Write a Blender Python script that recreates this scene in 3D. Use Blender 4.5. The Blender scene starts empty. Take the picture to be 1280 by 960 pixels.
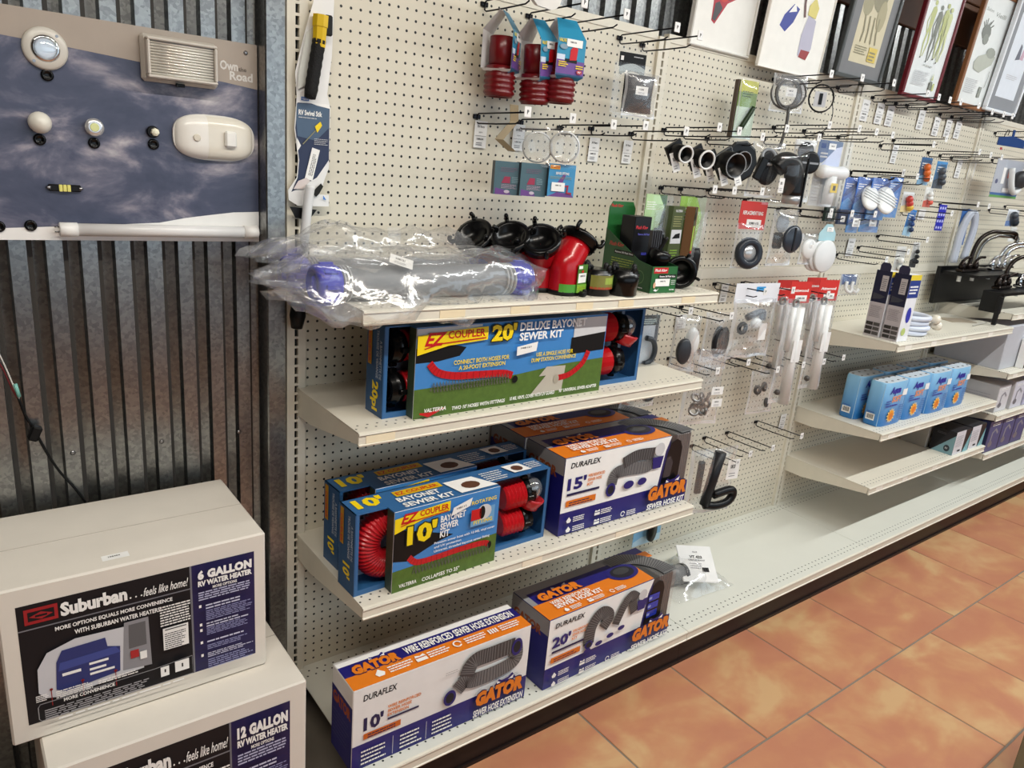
import bpy, math, random
from mathutils import Vector, Matrix, noise as mnoise
R = math.radians
rnd = random.Random(7)
sc = bpy.context.scene
C = sc.collection

# ---------------------------------------------------------------- camera
CAM = Vector((-0.7115, -1.8245, 1.6494)); YAW, PITCH, ROLL, FPX = R(38.309), R(-16.629), R(5.1435), 930.86
fw = Vector((math.sin(YAW)*math.cos(PITCH), math.cos(YAW)*math.cos(PITCH), math.sin(PITCH)))
r0 = Vector((math.cos(YAW), -math.sin(YAW), 0)); u0 = r0.cross(fw)
rt = math.cos(ROLL)*r0 + math.sin(ROLL)*u0; up = -math.sin(ROLL)*r0 + math.cos(ROLL)*u0
cd = bpy.data.cameras.new('camera'); cam = bpy.data.objects.new('camera', cd); C.objects.link(cam)
cd.sensor_width = 36; cd.lens = FPX/1280*36; cd.clip_start = 0.02; cd.clip_end = 100
cam.matrix_world = Matrix((( rt.x, up.x, -fw.x, CAM.x), (rt.y, up.y, -fw.y, CAM.y), (rt.z, up.z, -fw.z, CAM.z), (0, 0, 0, 1)))
sc.camera = cam
sc.cycles.max_bounces = 8; sc.cycles.diffuse_bounces = 4; sc.cycles.glossy_bounces = 3; sc.cycles.transparent_max_bounces = 24
# ---------------------------------------------------------------- world, lights, exposure
w = bpy.data.worlds.new('world'); sc.world = w; w.use_nodes = True
w.node_tree.nodes['Background'].inputs[0].default_value = (0.80, 0.90, 1.0, 1)
w.node_tree.nodes['Background'].inputs[1].default_value = 0.12
sc.view_settings.view_transform = 'Standard'; sc.view_settings.look = 'None'
sc.view_settings.gamma = 1; sc.view_settings.exposure = 0.27; sc.view_settings.use_curve_mapping = False
def area(name, loc, rot, sx, sy, e, col):
    l = bpy.data.lights.new(name, 'AREA'); l.shape = 'RECTANGLE'; l.size = sx; l.size_y = sy; l.energy = e; l.color = col
    o = bpy.data.objects.new(name, l); o.location = loc; o.rotation_euler = rot; C.objects.link(o); return o
TUBE_E = 25
area('window_daylight', (2.2, -3.74, 1.75), (R(90), 0, 0), 6.4, 1.5, 34, (0.72, 0.87, 1.0))

def at(x, y, Y=None, Z=None, X=None):                 # photograph pixel -> point on a plane of the place
    d = fw + rt*((x-640)/FPX) + up*((480-y)/FPX)
    t = (Y-CAM.y)/d.y if Y is not None else ((Z-CAM.z)/d.z if Z is not None else (X-CAM.x)/d.x)
    return CAM + d*t

# ---------------------------------------------------------------- materials
def lin(c):
    if isinstance(c, str): c = [int(c[i:i+2], 16)/255 for i in (0, 2, 4)]
    return tuple((v/12.92 if v <= .04045 else ((v+.055)/1.055)**2.4) for v in c)
MATS = {}
def nt(name):
    m = bpy.data.materials.new(name); m.use_nodes = True
    return m, m.node_tree.nodes, m.node_tree.links, m.node_tree.nodes['Principled BSDF']
def mat(col, rough=.5, metal=0., vary=.06, scale=25., bump=0., name=None, coat=0., alpha=None):
    key = (col if isinstance(col, str) else tuple(col), rough, metal, vary, scale, bump, coat)
    if key in MATS: return MATS[key]
    m, N, L, b = nt(name or 'paint_%s' % (col if isinstance(col, str) else 'mix'))
    c = lin(col)
    b.inputs['Roughness'].default_value = rough; b.inputs['Metallic'].default_value = metal
    b.inputs['Coat Weight'].default_value = coat
    if max(c) < .04 and not metal: b.inputs['Specular IOR Level'].default_value = .28
    tc = N.new('ShaderNodeTexCoord'); no = N.new('ShaderNodeTexNoise'); no.inputs['Scale'].default_value = scale
    no.inputs['Detail'].default_value = 4
    L.new(tc.outputs['Object'], no.inputs['Vector'])
    mx = N.new('ShaderNodeMix'); mx.data_type = 'RGBA'
    mx.inputs[6].default_value = tuple(v*(1-vary) for v in c)+(1,); mx.inputs[7].default_value = tuple(min(1, v*(1+vary)) for v in c)+(1,)
    L.new(no.outputs['Fac'], mx.inputs[0]); L.new(mx.outputs[2], b.inputs['Base Color'])
    if bump:
        bp = N.new('ShaderNodeBump'); bp.inputs['Strength'].default_value = bump; bp.inputs['Distance'].default_value = .004
        L.new(no.outputs['Fac'], bp.inputs['Height']); L.new(bp.outputs['Normal'], b.inputs['Normal'])
    MATS[key] = m; return m
def peg_mat(col, name, r=.0034, rowy=None):
    """painted steel pegboard: dark round holes on a one inch grid"""
    m, N, L, b = nt(name); b.inputs['Roughness'].default_value = .42
    ge = N.new('ShaderNodeNewGeometry'); sp = N.new('ShaderNodeSeparateXYZ'); L.new(ge.outputs['Position'], sp.inputs[0])
    def M_(op, a, v=None):
        n = N.new('ShaderNodeMath'); n.operation = op
        for i, x in enumerate((a, v)):
            if x is None: continue
            if isinstance(x, (int, float)): n.inputs[i].default_value = x
            else: L.new(x, n.inputs[i])
        return n.outputs[0]
    def cell(s, off): # distance to the nearest grid line
        f = M_('FRACT', M_('DIVIDE', M_('ADD', s, -off+.0127+2.54), .0254))
        return M_('MULTIPLY', M_('SUBTRACT', f, .5), .0254)
    a = cell(sp.outputs['X'], .035)
    if rowy is None: c2 = cell(sp.outputs['Z'], .0095); d = M_('SQRT', M_('ADD', M_('POWER', M_('ABSOLUTE', a), 2.), M_('POWER', M_('ABSOLUTE', c2), 2.)))
    else:
        ds = None
        for k, yy in enumerate(rowy):
            aa = cell(sp.outputs['X'], .035+.0127*(k % 2)); bb = M_('SUBTRACT', sp.outputs['Y'], yy)
            dd = M_('SQRT', M_('ADD', M_('POWER', M_('ABSOLUTE', aa), 2.), M_('POWER', M_('ABSOLUTE', bb), 2.)))
            ds = dd if ds is None else M_('MINIMUM', ds, dd)
        d = ds
    hole = M_('LESS_THAN', d, r)
    no = N.new('ShaderNodeTexNoise'); no.inputs['Scale'].default_value = 6; no.inputs['Detail'].default_value = 3
    L.new(ge.outputs['Position'], no.inputs['Vector'])
    c = lin(col); m1 = N.new('ShaderNodeMix'); m1.data_type = 'RGBA'
    m1.inputs[6].default_value = tuple(v*.96 for v in c)+(1,); m1.inputs[7].default_value = tuple(v*1.03 for v in c)+(1,)
    L.new(no.outputs['Fac'], m1.inputs[0])
    m2 = N.new('ShaderNodeMix'); m2.data_type = 'RGBA'; m2.inputs[7].default_value = (.006, .006, .006, 1)
    L.new(hole, m2.inputs[0]); L.new(m1.outputs[2], m2.inputs[6]); L.new(m2.outputs[2], b.inputs['Base Color'])
    return m
def film_mat(name, tint=(1, 1, 1), gloss=.22, milk=.05, rough=.12, crease=.55):
    """thin clear polythene: mostly see-through, creases shine"""
    m, N, L, b = nt(name); N.remove(b)
    tr = N.new('ShaderNodeBsdfTransparent'); tr.inputs[0].default_value = tint+(1,)
    gl = N.new('ShaderNodeBsdfGlossy'); gl.inputs['Roughness'].default_value = rough; gl.inputs[0].default_value = (1, 1, 1, 1)
    df = N.new('ShaderNodeBsdfDiffuse'); df.inputs[0].default_value = (.85, .87, .9, 1)
    tc = N.new('ShaderNodeTexCoord'); no = N.new('ShaderNodeTexNoise'); no.inputs['Scale'].default_value = 13; no.inputs['Detail'].default_value = 3; no.inputs['Distortion'].default_value = 1.2
    L.new(tc.outputs['Object'], no.inputs['Vector'])
    bp = N.new('ShaderNodeBump'); bp.inputs['Strength'].default_value = crease; bp.inputs['Distance'].default_value = .01
    L.new(no.outputs['Fac'], bp.inputs['Height']); L.new(bp.outputs['Normal'], gl.inputs['Normal'])
    lw = N.new('ShaderNodeLayerWeight'); lw.inputs['Blend'].default_value = .35; L.new(bp.outputs['Normal'], lw.inputs['Normal'])
    mp = N.new('ShaderNodeMapRange'); mp.inputs['To Min'].default_value = gloss*.35; mp.inputs['To Max'].default_value = min(1, gloss*3)
    L.new(lw.outputs['Facing'], mp.inputs['Value'])
    a = N.new('ShaderNodeMixShader'); a.inputs[0].default_value = milk; L.new(tr.outputs[0], a.inputs[1]); L.new(df.outputs[0], a.inputs[2])
    s = N.new('ShaderNodeMixShader'); L.new(mp.outputs[0], s.inputs[0]); L.new(a.outputs[0], s.inputs[1]); L.new(gl.outputs[0], s.inputs[2])
    L.new(s.outputs[0], N['Material Output'].inputs[0]); return m
def tile_mat():
    m, N, L, b = nt('terracotta_tile')
    tc = N.new('ShaderNodeTexCoord'); oi = N.new('ShaderNodeObjectInfo'); va = N.new('ShaderNodeVectorMath'); va.operation = 'ADD'
    vm = N.new('ShaderNodeVectorMath'); vm.operation = 'SCALE'; cb = N.new('ShaderNodeCombineXYZ')
    for i in range(3): L.new(oi.outputs['Random'], cb.inputs[i])
    L.new(cb.outputs[0], vm.inputs[0]); vm.inputs['Scale'].default_value = 37
    L.new(tc.outputs['Object'], va.inputs[0]); L.new(vm.outputs[0], va.inputs[1])
    mpg = N.new('ShaderNodeMapping'); mpg.inputs['Scale'].default_value = (1.0, 1.5, 1); L.new(va.outputs[0], mpg.inputs[0])
    n1 = N.new('ShaderNodeTexNoise'); n1.inputs['Scale'].default_value = 3.0; n1.inputs['Detail'].default_value = 4; n1.inputs['Roughness'].default_value = .5; n1.inputs['Distortion'].default_value = .6
    n2 = N.new('ShaderNodeTexNoise'); n2.inputs['Scale'].default_value = 14; n2.inputs['Detail'].default_value = 6
    L.new(mpg.outputs[0], n1.inputs['Vector']); L.new(va.outputs[0], n2.inputs['Vector'])
    ad = N.new('ShaderNodeMath'); ad.operation = 'MULTIPLY_ADD'; ad.inputs[1].default_value = .22; L.new(n2.outputs['Fac'], ad.inputs[0]); L.new(n1.outputs['Fac'], ad.inputs[2])
    cr = N.new('ShaderNodeValToRGB'); L.new(ad.outputs[0], cr.inputs[0])
    e = cr.color_ramp.elements; e[0].position = .44; e[0].color = lin('b37559')+(1,); e[1].position = .78; e[1].color = lin('c59e72')+(1,)
    for p, c in ((.55, 'b67a5c'), (.62, 'ba815e'), (.68, 'be8b64')):
        q = e.new(p); q.color = lin(c)+(1,)
    L.new(cr.outputs[0], b.inputs['Base Color']); b.inputs['Roughness'].default_value = .36
    bp = N.new('ShaderNodeBump'); bp.inputs['Strength'].default_value = .15; bp.inputs['Distance'].default_value = .003
    L.new(n2.outputs['Fac'], bp.inputs['Height']); L.new(bp.outputs[0], b.inputs['Normal'])
    return m
def zinc_mat():
    m, N, L, b = nt('galvanised_steel'); b.inputs['Metallic'].default_value = 1
    tc = N.new('ShaderNodeTexCoord')
    vo = N.new('ShaderNodeTexVoronoi'); vo.inputs['Scale'].default_value = 140; L.new(tc.outputs['Object'], vo.inputs['Vector'])
    no = N.new('ShaderNodeTexNoise'); no.inputs['Scale'].default_value = 5; no.inputs['Detail'].default_value = 6; L.new(tc.outputs['Object'], no.inputs['Vector'])
    sp = N.new('ShaderNodeSeparateColor'); L.new(vo.outputs['Color'], sp.inputs[0])
    mx = N.new('ShaderNodeMix'); mx.data_type = 'RGBA'; mx.inputs[6].default_value = lin('8a8b8b')+(1,); mx.inputs[7].default_value = lin('a9aaa8')+(1,)
    L.new(sp.outputs[0], mx.inputs[0]); L.new(mx.outputs[2], b.inputs['Base Color'])
    mr = N.new('ShaderNodeMapRange'); mr.inputs['To Min'].default_value = .24; mr.inputs['To Max'].default_value = .40
    L.new(no.outputs['Fac'], mr.inputs['Value']); L.new(mr.outputs[0], b.inputs['Roughness'])
    return m
def sky_print_mat():
    """photographic print of a dusk sky with clouds on the display board"""
    m, N, L, b = nt('printed_cloudy_sky'); b.inputs['Roughness'].default_value = .35
    tc = N.new('ShaderNodeTexCoord'); mp = N.new('ShaderNodeMapping'); mp.inputs['Scale'].default_value = (5.2, 1, 8.6); mp.inputs['Location'].default_value = (1.3, .2, .55); mp.inputs['Rotation'].default_value = (0, R(-14), 0)
    L.new(tc.outputs['Object'], mp.inputs[0])
    no = N.new('ShaderNodeTexNoise'); no.inputs['Scale'].default_value = 1.15; no.inputs['Detail'].default_value = 9; no.inputs['Roughness'].default_value = .58; no.inputs['Distortion'].default_value = .35
    L.new(mp.outputs[0], no.inputs['Vector'])
    cr = N.new('ShaderNodeValToRGB'); L.new(no.outputs['Fac'], cr.inputs[0]); e = cr.color_ramp.elements
    e[0].position = .36; e[0].color = lin('3f445a')+(1,); e[1].position = .68; e[1].color = lin('d6d0d0')+(1,)
    for p, c in ((.46, '4a4e64'), (.52, '656578'), (.59, '96919b')):
        q = e.new(p); q.color = lin(c)+(1,)
    L.new(cr.outputs[0], b.inputs['Base Color']); return m

CREAM, IVORY = 'e2dac6', 'e6dfcd'
M_PEG = peg_mat('d8d1bf', 'pegboard_cream')
M_PEG2 = peg_mat('d4cfbf', 'pegboard_ivory')
M_CREAM = mat('dcd6c6', .42, name='cream_enamel'); M_SHELF = None
M_ZINC = zinc_mat(); M_TILE = tile_mat()
M_BLACK = mat('0e0e0f', .45, name='black_plastic'); M_BLACKG = mat('0a0a0b', .25, name='black_gloss')
M_WIRE = mat('26262a', .3, .85, name='hook_wire'); M_WHITE = mat('e9e8e6', .5, name='white_card')
M_CHROME = mat('d8d8d8', .12, 1., .02, name='chrome'); M_STEEL = mat('9a9a9c', .3, 1., name='steel')
FILM = film_mat('clear_polythene', gloss=.13, milk=.10, rough=.14); FILM2 = film_mat('clear_blister', gloss=.07, milk=.02, rough=.08, crease=.12); FILM3 = film_mat('thin_bag', gloss=.09, milk=.14)
SEAM = film_mat('bag_seam', gloss=.16, milk=.42, rough=.2)
M_GREYP = mat('7a7d80', .5, name='grey_plastic')

# ---------------------------------------------------------------- mesh helpers
class MB:
    def __init__(s): s.v = []; s.f = []; s.m = []; s.sm = []; s.ml = []
    def mi(s, m):
        if m not in s.ml: s.ml.append(m)
        return s.ml.index(m)
    def add(s, vs, fs, m, smooth=False):
        o = len(s.v); s.v += [tuple(v) for v in vs]; k = s.mi(m)
        for f in fs: s.f.append(tuple(i+o for i in f)); s.m.append(k); s.sm.append(smooth)
        return s
    def box(s, lo, hi, m, T=None):
        x0, y0, z0 = lo; x1, y1, z1 = hi
        vs = [Vector(p) for p in ((x0,y0,z0),(x1,y0,z0),(x1,y1,z0),(x0,y1,z0),(x0,y0,z1),(x1,y0,z1),(x1,y1,z1),(x0,y1,z1))]
        if T: vs = [T @ v for v in vs]
        return s.add(vs, [(0,3,2,1),(4,5,6,7),(0,1,5,4),(1,2,6,5),(2,3,7,6),(3,0,4,7)], m)
    def rbox(s, lo, hi, m, b=.004, T=None):              # box with chamfered edges
        x0, y0, z0 = lo; x1, y1, z1 = hi; vs = []; c = []
        for X, sx in ((x0, 1), (x1, -1)):
            for Y, sy in ((y0, 1), (y1, -1)):
                for Z, sz in ((z0, 1), (z1, -1)):
                    vs += [Vector((X, Y+sy*b, Z+sz*b)), Vector((X+sx*b, Y, Z+sz*b)), Vector((X+sx*b, Y+sy*b, Z))]
        if T: vs = [T @ v for v in vs]
        I = lambda i, j, k, a: ((i*2+j)*2+k)*3+a
        f = []
        for i in (0, 1): f.append([I(i,0,0,0), I(i,0,1,0), I(i,1,1,0), I(i,1,0,0)] if i == 0 else [I(i,0,0,0), I(i,1,0,0), I(i,1,1,0), I(i,0,1,0)])
        for j in (0, 1): f.append([I(0,j,0,1), I(1,j,0,1), I(1,j,1,1), I(0,j,1,1)] if j == 0 else [I(0,j,0,1), I(0,j,1,1), I(1,j,1,1), I(1,j,0,1)])
        for k in (0, 1): f.append([I(0,0,k,2), I(0,1,k,2), I(1,1,k,2), I(1,0,k,2)] if k == 0 else [I(0,0,k,2), I(1,0,k,2), I(1,1,k,2), I(0,1,k,2)])
        for i in (0, 1):
            for j in (0, 1): f.append([I(i,j,0,0), I(i,j,1,0), I(i,j,1,1), I(i,j,0,1)])
            for k in (0, 1): f.append([I(i,0,k,0), I(i,1,k,0), I(i,1,k,2), I(i,0,k,2)])
        for j in (0, 1):
            for k in (0, 1): f.append([I(0,j,k,1), I(1,j,k,1), I(1,j,k,2), I(0,j,k,2)])
        for i in (0, 1):
            for j in (0, 1):
                for k in (0, 1): f.append([I(i,j,k,0), I(i,j,k,1), I(i,j,k,2)])
        return s.add(vs, f, m)
    def ring(s, c, ax, r, n, ref=None, sq=1.):
        ax = Vector(ax).normalized(); ref = Vector(ref) if ref else (Vector((0,0,1)) if abs(ax.z) < .9 else Vector((1,0,0)))
        u = (ref-ax*ref.dot(ax)).normalized(); v = ax.cross(u); c = Vector(c)
        return [c+u*r*math.cos(2*math.pi*i/n)+v*r*sq*math.sin(2*math.pi*i/n) for i in range(n)]
    def lathe(s, c, ax, prof, m, n=20, caps=True, smooth=True, sq=1., ref=None):   # prof: (distance along axis, radius)
        ax = Vector(ax).normalized(); c = Vector(c); vs = []; fs = []
        for d, r in prof: vs += s.ring(c+ax*d, ax, max(r, 1e-5), n, ref, sq)
        for k in range(len(prof)-1):
            for i in range(n):
                j = (i+1) % n; fs.append((k*n+i, k*n+j, (k+1)*n+j, (k+1)*n+i))
        s.add(vs, fs, m, smooth)
        if caps:
            o = len(s.v)-len(vs); k = s.mi(m); L = len(prof)-1
            s.f.append(tuple(o+i for i in range(n))[::-1]); s.m.append(k); s.sm.append(False)
            s.f.append(tuple(o+L*n+i for i in range(n))); s.m.append(k); s.sm.append(False)
        return s
    def cyl(s, a, b, r, m, r2=None, n=16, caps=True):
        a = Vector(a); b = Vector(b); return s.lathe(a, b-a, [(0, r), ((b-a).length, r if r2 is None else r2)], m, n, caps)
    def tube(s, pts, r, m, n=6, sub=0, caps=True, rr=None):
        P = [Vector(p) for p in pts]
        if sub: P = smooth_path(P, sub)
        vs = []; fs = []; u = None
        for i, p in enumerate(P):
            t = (P[min(i+1, len(P)-1)]-P[max(i-1, 0)]).normalized()
            if u is None: u = (Vector((0,0,1)) if abs(t.z) < .9 else Vector((1,0,0)))
            u = (u-t*u.dot(t)).normalized(); v = t.cross(u)
            q = r if rr is None else rr(i, len(P))
            vs += [p+(u*math.cos(2*math.pi*k/n)+v*math.sin(2*math.pi*k/n))*q for k in range(n)]
        for i in range(len(P)-1):
            for k in range(n):
                j = (k+1) % n; fs.append((i*n+k, i*n+j, (i+1)*n+j, (i+1)*n+k))
        if caps: fs += [tuple(range(n))[::-1], tuple((len(P)-1)*n+k for k in range(n))]
        return s.add(vs, fs, m, True)
    def prism(s, poly, d, m, T=None, m2=None):             # poly in (x, z), extruded from y=0 to y=d
        n = len(poly); vs = [Vector((x, 0, z)) for x, z in poly]+[Vector((x, d, z)) for x, z in poly]
        if T: vs = [T @ v for v in vs]
        s.add(vs, [tuple(range(n)), tuple(range(n, 2*n))[::-1]], m)
        o = len(s.v)-2*n; k = s.mi(m2 or m)
        for i in range(n):
            j = (i+1) % n; s.f.append((o+j, o+i, o+n+i, o+n+j)); s.m.append(k); s.sm.append(False)
        return s
    def grid(s, fn, nu, nv, m, smooth=True, closeu=False):
        vs = [fn(i/(nu if closeu else nu-1), j/(nv-1)) for j in range(nv) for i in range(nu)]; fs = []
        for j in range(nv-1):
            for i in range(nu if closeu else nu-1):
                k = (i+1) % nu; fs.append((j*nu+i, j*nu+k, (j+1)*nu+k, (j+1)*nu+i))
        return s.add(vs, fs, m, smooth)
    def ball(s, c, r, m, n=16, k=8, sc3=(1, 1, 1)):
        c = Vector(c)
        return s.grid(lambda a, b: c+Vector((sc3[0]*r*math.sin(math.pi*b)*math.cos(2*math.pi*a), sc3[1]*r*math.sin(math.pi*b)*math.sin(2*math.pi*a), sc3[2]*r*math.cos(math.pi*b))), n, k+1, m, True, True)
    def mesh(s, name):
        me = bpy.data.meshes.new(name); me.from_pydata(s.v, [], s.f)
        for m in s.ml: me.materials.append(m)
        me.polygons.foreach_set('material_index', s.m); me.polygons.foreach_set('use_smooth', s.sm); me.update(); return me
    def build(s, name, parent=None, label=None):
        return put(name, s.mesh(name), parent, label)
def smooth_path(P, sub):
    out = []
    for i in range(len(P)-1):
        a, b, c, d = P[max(i-1, 0)], P[i], P[i+1], P[min(i+2, len(P)-1)]
        for k in range(sub):
            t = k/sub; out.append(.5*((2*b)+(c-a)*t+(2*a-5*b+4*c-d)*t*t+(3*b-a-3*c+d)*t**3))
    return out+[P[-1]]
def put(name, me, parent=None, label=None):
    o = bpy.data.objects.new(name, me); C.objects.link(o); o.parent = parent
    if label: o['label'] = label
    return o
def thing(name, label, cat, loc=(0, 0, 0), rz=0., group=None, rot=None):
    o = bpy.data.objects.new(name, None); C.objects.link(o); o.location = loc; o.rotation_euler = rot or (0, 0, rz)
    o.empty_display_size = .02
    o['label'] = label; o['category'] = cat
    if group: o['group'] = group
    return o
def struct(o): o['kind'] = 'structure'; return o
def dup(root, loc, label, rz=None, rot=None):
    r = root.copy(); C.objects.link(r); r.location = loc; r['label'] = label
    if rz is not None: r.rotation_euler = (0, 0, rz)
    if rot is not None: r.rotation_euler = rot
    for ch in root.children:
        c = ch.copy(); C.objects.link(c); c.parent = r
        for g in ch.children:
            d = g.copy(); C.objects.link(d); d.parent = c
    return r
# flat print: polygons and lettering laid on a face
TXT = {}
def text_geo(body, bold=0., shear=0., space=1.):
    key = (body, round(bold, 4), shear, space)
    if key not in TXT:
        cu = bpy.data.curves.new('t', 'FONT'); cu.body = body; cu.size = 1; cu.offset = bold; cu.shear = shear; cu.space_character = space
        cu.resolution_u = 2; cu.fill_mode = 'FRONT' if False else 'BOTH'
        ob = bpy.data.objects.new('t', cu); me = ob.to_mesh()
        vs = [(v.co.x, v.co.y) for v in me.vertices]; fs = [tuple(p.vertices) for p in me.polygons]
        ob.to_mesh_clear(); bpy.data.objects.remove(ob); bpy.data.curves.remove(cu)
        xs = [v[0] for v in vs] or [0, 1]; ys = [v[1] for v in vs] or [0, 1]
        TXT[key] = (vs, fs, min(xs), max(xs), min(ys), max(ys))
    return TXT[key]
class Print:
    """origin o, unit axes u (right) and v (up) on the face; n points out of it. Sizes in metres."""
    def __init__(s, o, u, v): s.o = Vector(o); s.u = Vector(u).normalized(); s.v = Vector(v).normalized(); s.n = s.u.cross(s.v); s.mb = MB(); s.l = 1
    def P(s, x, y): return s.o+s.u*x+s.v*y+s.n*(.00035*s.l)
    def poly(s, pts, m, up=True):
        s.mb.add([s.P(*p) for p in pts], [tuple(range(len(pts)))], m); s.l += up; return s
    def rect(s, x0, y0, x1, y1, m, up=True): return s.poly([(x0,y0),(x1,y0),(x1,y1),(x0,y1)], m, up)
    def disc(s, x, y, r, m, n=14, ry=None, up=True): return s.poly([(x+r*math.cos(2*math.pi*i/n), y+(ry or r)*math.sin(2*math.pi*i/n)) for i in range(n)], m, up)
    def text(s, body, x, y, w, h, m, bold=.015, shear=0., space=1., rot=0., up=True):      # fitted into the box w x h
        vs, fs, x0, x1, y0, y1 = text_geo(body, bold, shear, space)
        sx = w/max(x1-x0, 1e-6); sy = h/max(y1-y0, 1e-6); c, q = math.cos(rot), math.sin(rot); out = []
        for a, b in vs:
            a = (a-x0)*sx; b = (b-y0)*sy; out.append(s.P(x+a*c-b*q, y+a*q+b*c))
        s.mb.add(out, fs, m); s.l += up; return s
    def lines(s, x, y, w, h, n, m, fill=.45, seed=1, rag=.25):             # body copy too small to read
        g = random.Random(seed)
        for i in range(n):
            yy = y+h*(n-1-i)/n; xx = x; end = x+w*(1-rag*g.random())
            while xx < end-w*.02:
                ww = min(end-xx, w*(.05+.13*g.random())); s.rect(xx, yy, xx+ww, yy+h/n*fill, m, False); xx += ww+w*.02
        s.l += 1; return s
    def strip(s, pts, wd, m, up=True):                       # ribbon along a polyline
        n = len(pts); L_ = []; R_ = []
        for i, p in enumerate(pts):
            a = pts[max(i-1, 0)]; b = pts[min(i+1, n-1)]; dx, dy = b[0]-a[0], b[1]-a[1]; k = math.hypot(dx, dy) or 1
            ww = wd[i] if isinstance(wd, (list, tuple)) else wd
            L_.append((p[0]-dy/k*ww/2, p[1]+dx/k*ww/2)); R_.append((p[0]+dy/k*ww/2, p[1]-dx/k*ww/2))
        k = len(s.mb.v)
        s.mb.add([s.P(*p) for p in L_+R_], [(n+i, n+i+1, i+1, i) for i in range(n-1)], m); s.l += up; return s
    def build(s, name, parent, label=None): return s.mb.build(name, parent, label)

# ---------------------------------------------------------------- the room
W = 1.2192
M_GROUT = mat('7d7468', .8, name='tile_grout')
floor = MB().box((-2.6, -4.2, -.1), (9.2, .12, -.0025), M_GROUT).build('floor'); struct(floor)
TS = .437
def tile_me():
    mb = MB(); h = (TS-.006)/2; b = .0015
    vs = [(-h,-h,-.012),(h,-h,-.012),(h,h,-.012),(-h,h,-.012),(-h,-h,-b),(h,-h,-b),(h,h,-b),(-h,h,-b),(-h+b,-h+b,0),(h-b,-h+b,0),(h-b,h-b,0),(-h+b,h-b,0)]
    fs = [(8,9,10,11)]+[(a, (a+1) % 4, (a+1) % 4+4, a+4) for a in range(4)]+[(a+4, (a+1) % 4+4, (a+1) % 4+8, a+8) for a in range(4)]
    return mb.add(vs, fs, M_TILE).mesh('tile')
tm = tile_me()
for row in range(9):
    yc = -.428-TS*(row+.5)+(.0 if row else 0)
    off = .745 if row % 2 == 0 else 1.397-TS
    for k in range(-7, 19):
        x = off+TS*(k+.5)
        if -2.5 < x < 8.9: put('tile', tm, floor).location = (x, yc, 0)
M_WALLP = mat('8a8378', .8, name='painted_wall'); M_CEIL = mat('6e6a66', .8, name='dim_ceiling'); M_DARKW = mat('3a3632', .7, name='dark_cabinet_wall')
struct(MB().box((-2.6, -4.2, 3.1), (9.2, .2, 3.2), M_CEIL).build('ceiling'))
struct(MB().box((-2.7, -4.2, 0), (-2.6, .2, 3.1), M_DARKW).build('wall_left'))
struct(MB().box((9.2, -4.2, 0), (9.3, .2, 3.1), M_WALLP).build('wall_right'))
wf = MB().box((-2.6, -3.9, 0), (9.2, -3.8, 1.0), M_DARKW).box((-2.6, -3.9, 2.5), (9.2, -3.8, 3.1), M_WALLP).box((-2.6, -3.9, 1.0), (-1.0, -3.8, 2.5), M_WALLP).box((5.4, -3.9, 1.0), (9.2, -3.8, 2.5), M_WALLP)
struct(wf.build('wall_front'))
# corrugated sheet wall: trapezoid ribs at 2 2/3 inch
def corrugated():
    p = .0665; x = -1.6; ys = (.050, .050, .078, .069); xs = (0, .031, .034, .0625); vs = []; z0, z1 = 0, 2.36
    pts = []
    while x < 6.6:
        for a, b in zip(xs, ys): pts.append((x+a-.598+1.6-1.6+.006, b))
        x += p
    n = len(pts); mb = MB()
    vs = [(a, b, z0) for a, b in pts]+[(a, b, z1) for a, b in pts]
    return mb.add(vs, [(i, i+1, n+i+1, n+i) for i in range(n-1)], M_ZINC)
wb = corrugated().build('wall_back'); struct(wb)
struct(MB().box((-2.6, .075, 0), (9.2, .12, 3.1), M_DARKW).build('wall_behind'))
for (px, py) in ((91, 566), (202, 552), (299, 540)):
    q = at(px, py, Y=.05); s = MB().lathe((0, 0, 0), (0, -1, 0), [(0, .006), (.002, .006), (.004, .003)], M_STEEL, 8).build('screw', wb); s.location = (q.x, .052, q.z)
M_WOOD = mat('6b4630', .55, vary=.35, scale=9, name='brown_boards')
for i in range(3):
    b = MB().rbox((1.0, .045, 2.365+i*.19), (7.5, .07, 2.55+i*.19), M_WOOD, .004).build('plank', wb)
# steel post beside the shelving
tr = MB().rbox((-.078, -.02, 0), (-.030, .05, 2.36), M_ZINC, .003); struct(tr.build('trim_1'))
# ceiling fluorescent rows (over the aisle)
M_LENS = mat('f4f2ea', .4, name='lamp_lens')
em, N_, L_, b_ = nt('fluorescent_tube'); b_.inputs['Emission Color'].default_value = (1, .93, .82, 1); b_.inputs['Emission Strength'].default_value = 6; b_.inputs['Base Color'].default_value = (.9, .9, .9, 1)
for i, x in enumerate((-.9, .55, 2.0, 3.45, 4.9, 6.35)):
    t = thing('ceiling_light', 'white twin tube ceiling fluorescent fitting over the aisle', 'light', (x, -1.7, 3.1), group='fluorescent fittings')
    MB().rbox((-.61, -.10, -.05), (.61, .10, 0), M_WHITE, .006).build('housing', t)
    MB().cyl((-.58, -.04, -.065), (.58, -.04, -.065), .013, em).build('tube', t); MB().cyl((-.58, .04, -.065), (.58, .04, -.065), .013, em).build('tube', t)
    area('fluorescent_lamp', (x, -1.7, 3.0), (0, 0, 0), 1.2, .05, TUBE_E, (1.0, .935, .83) if i < 2 else (.95, 1.0, 1.0))

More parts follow.
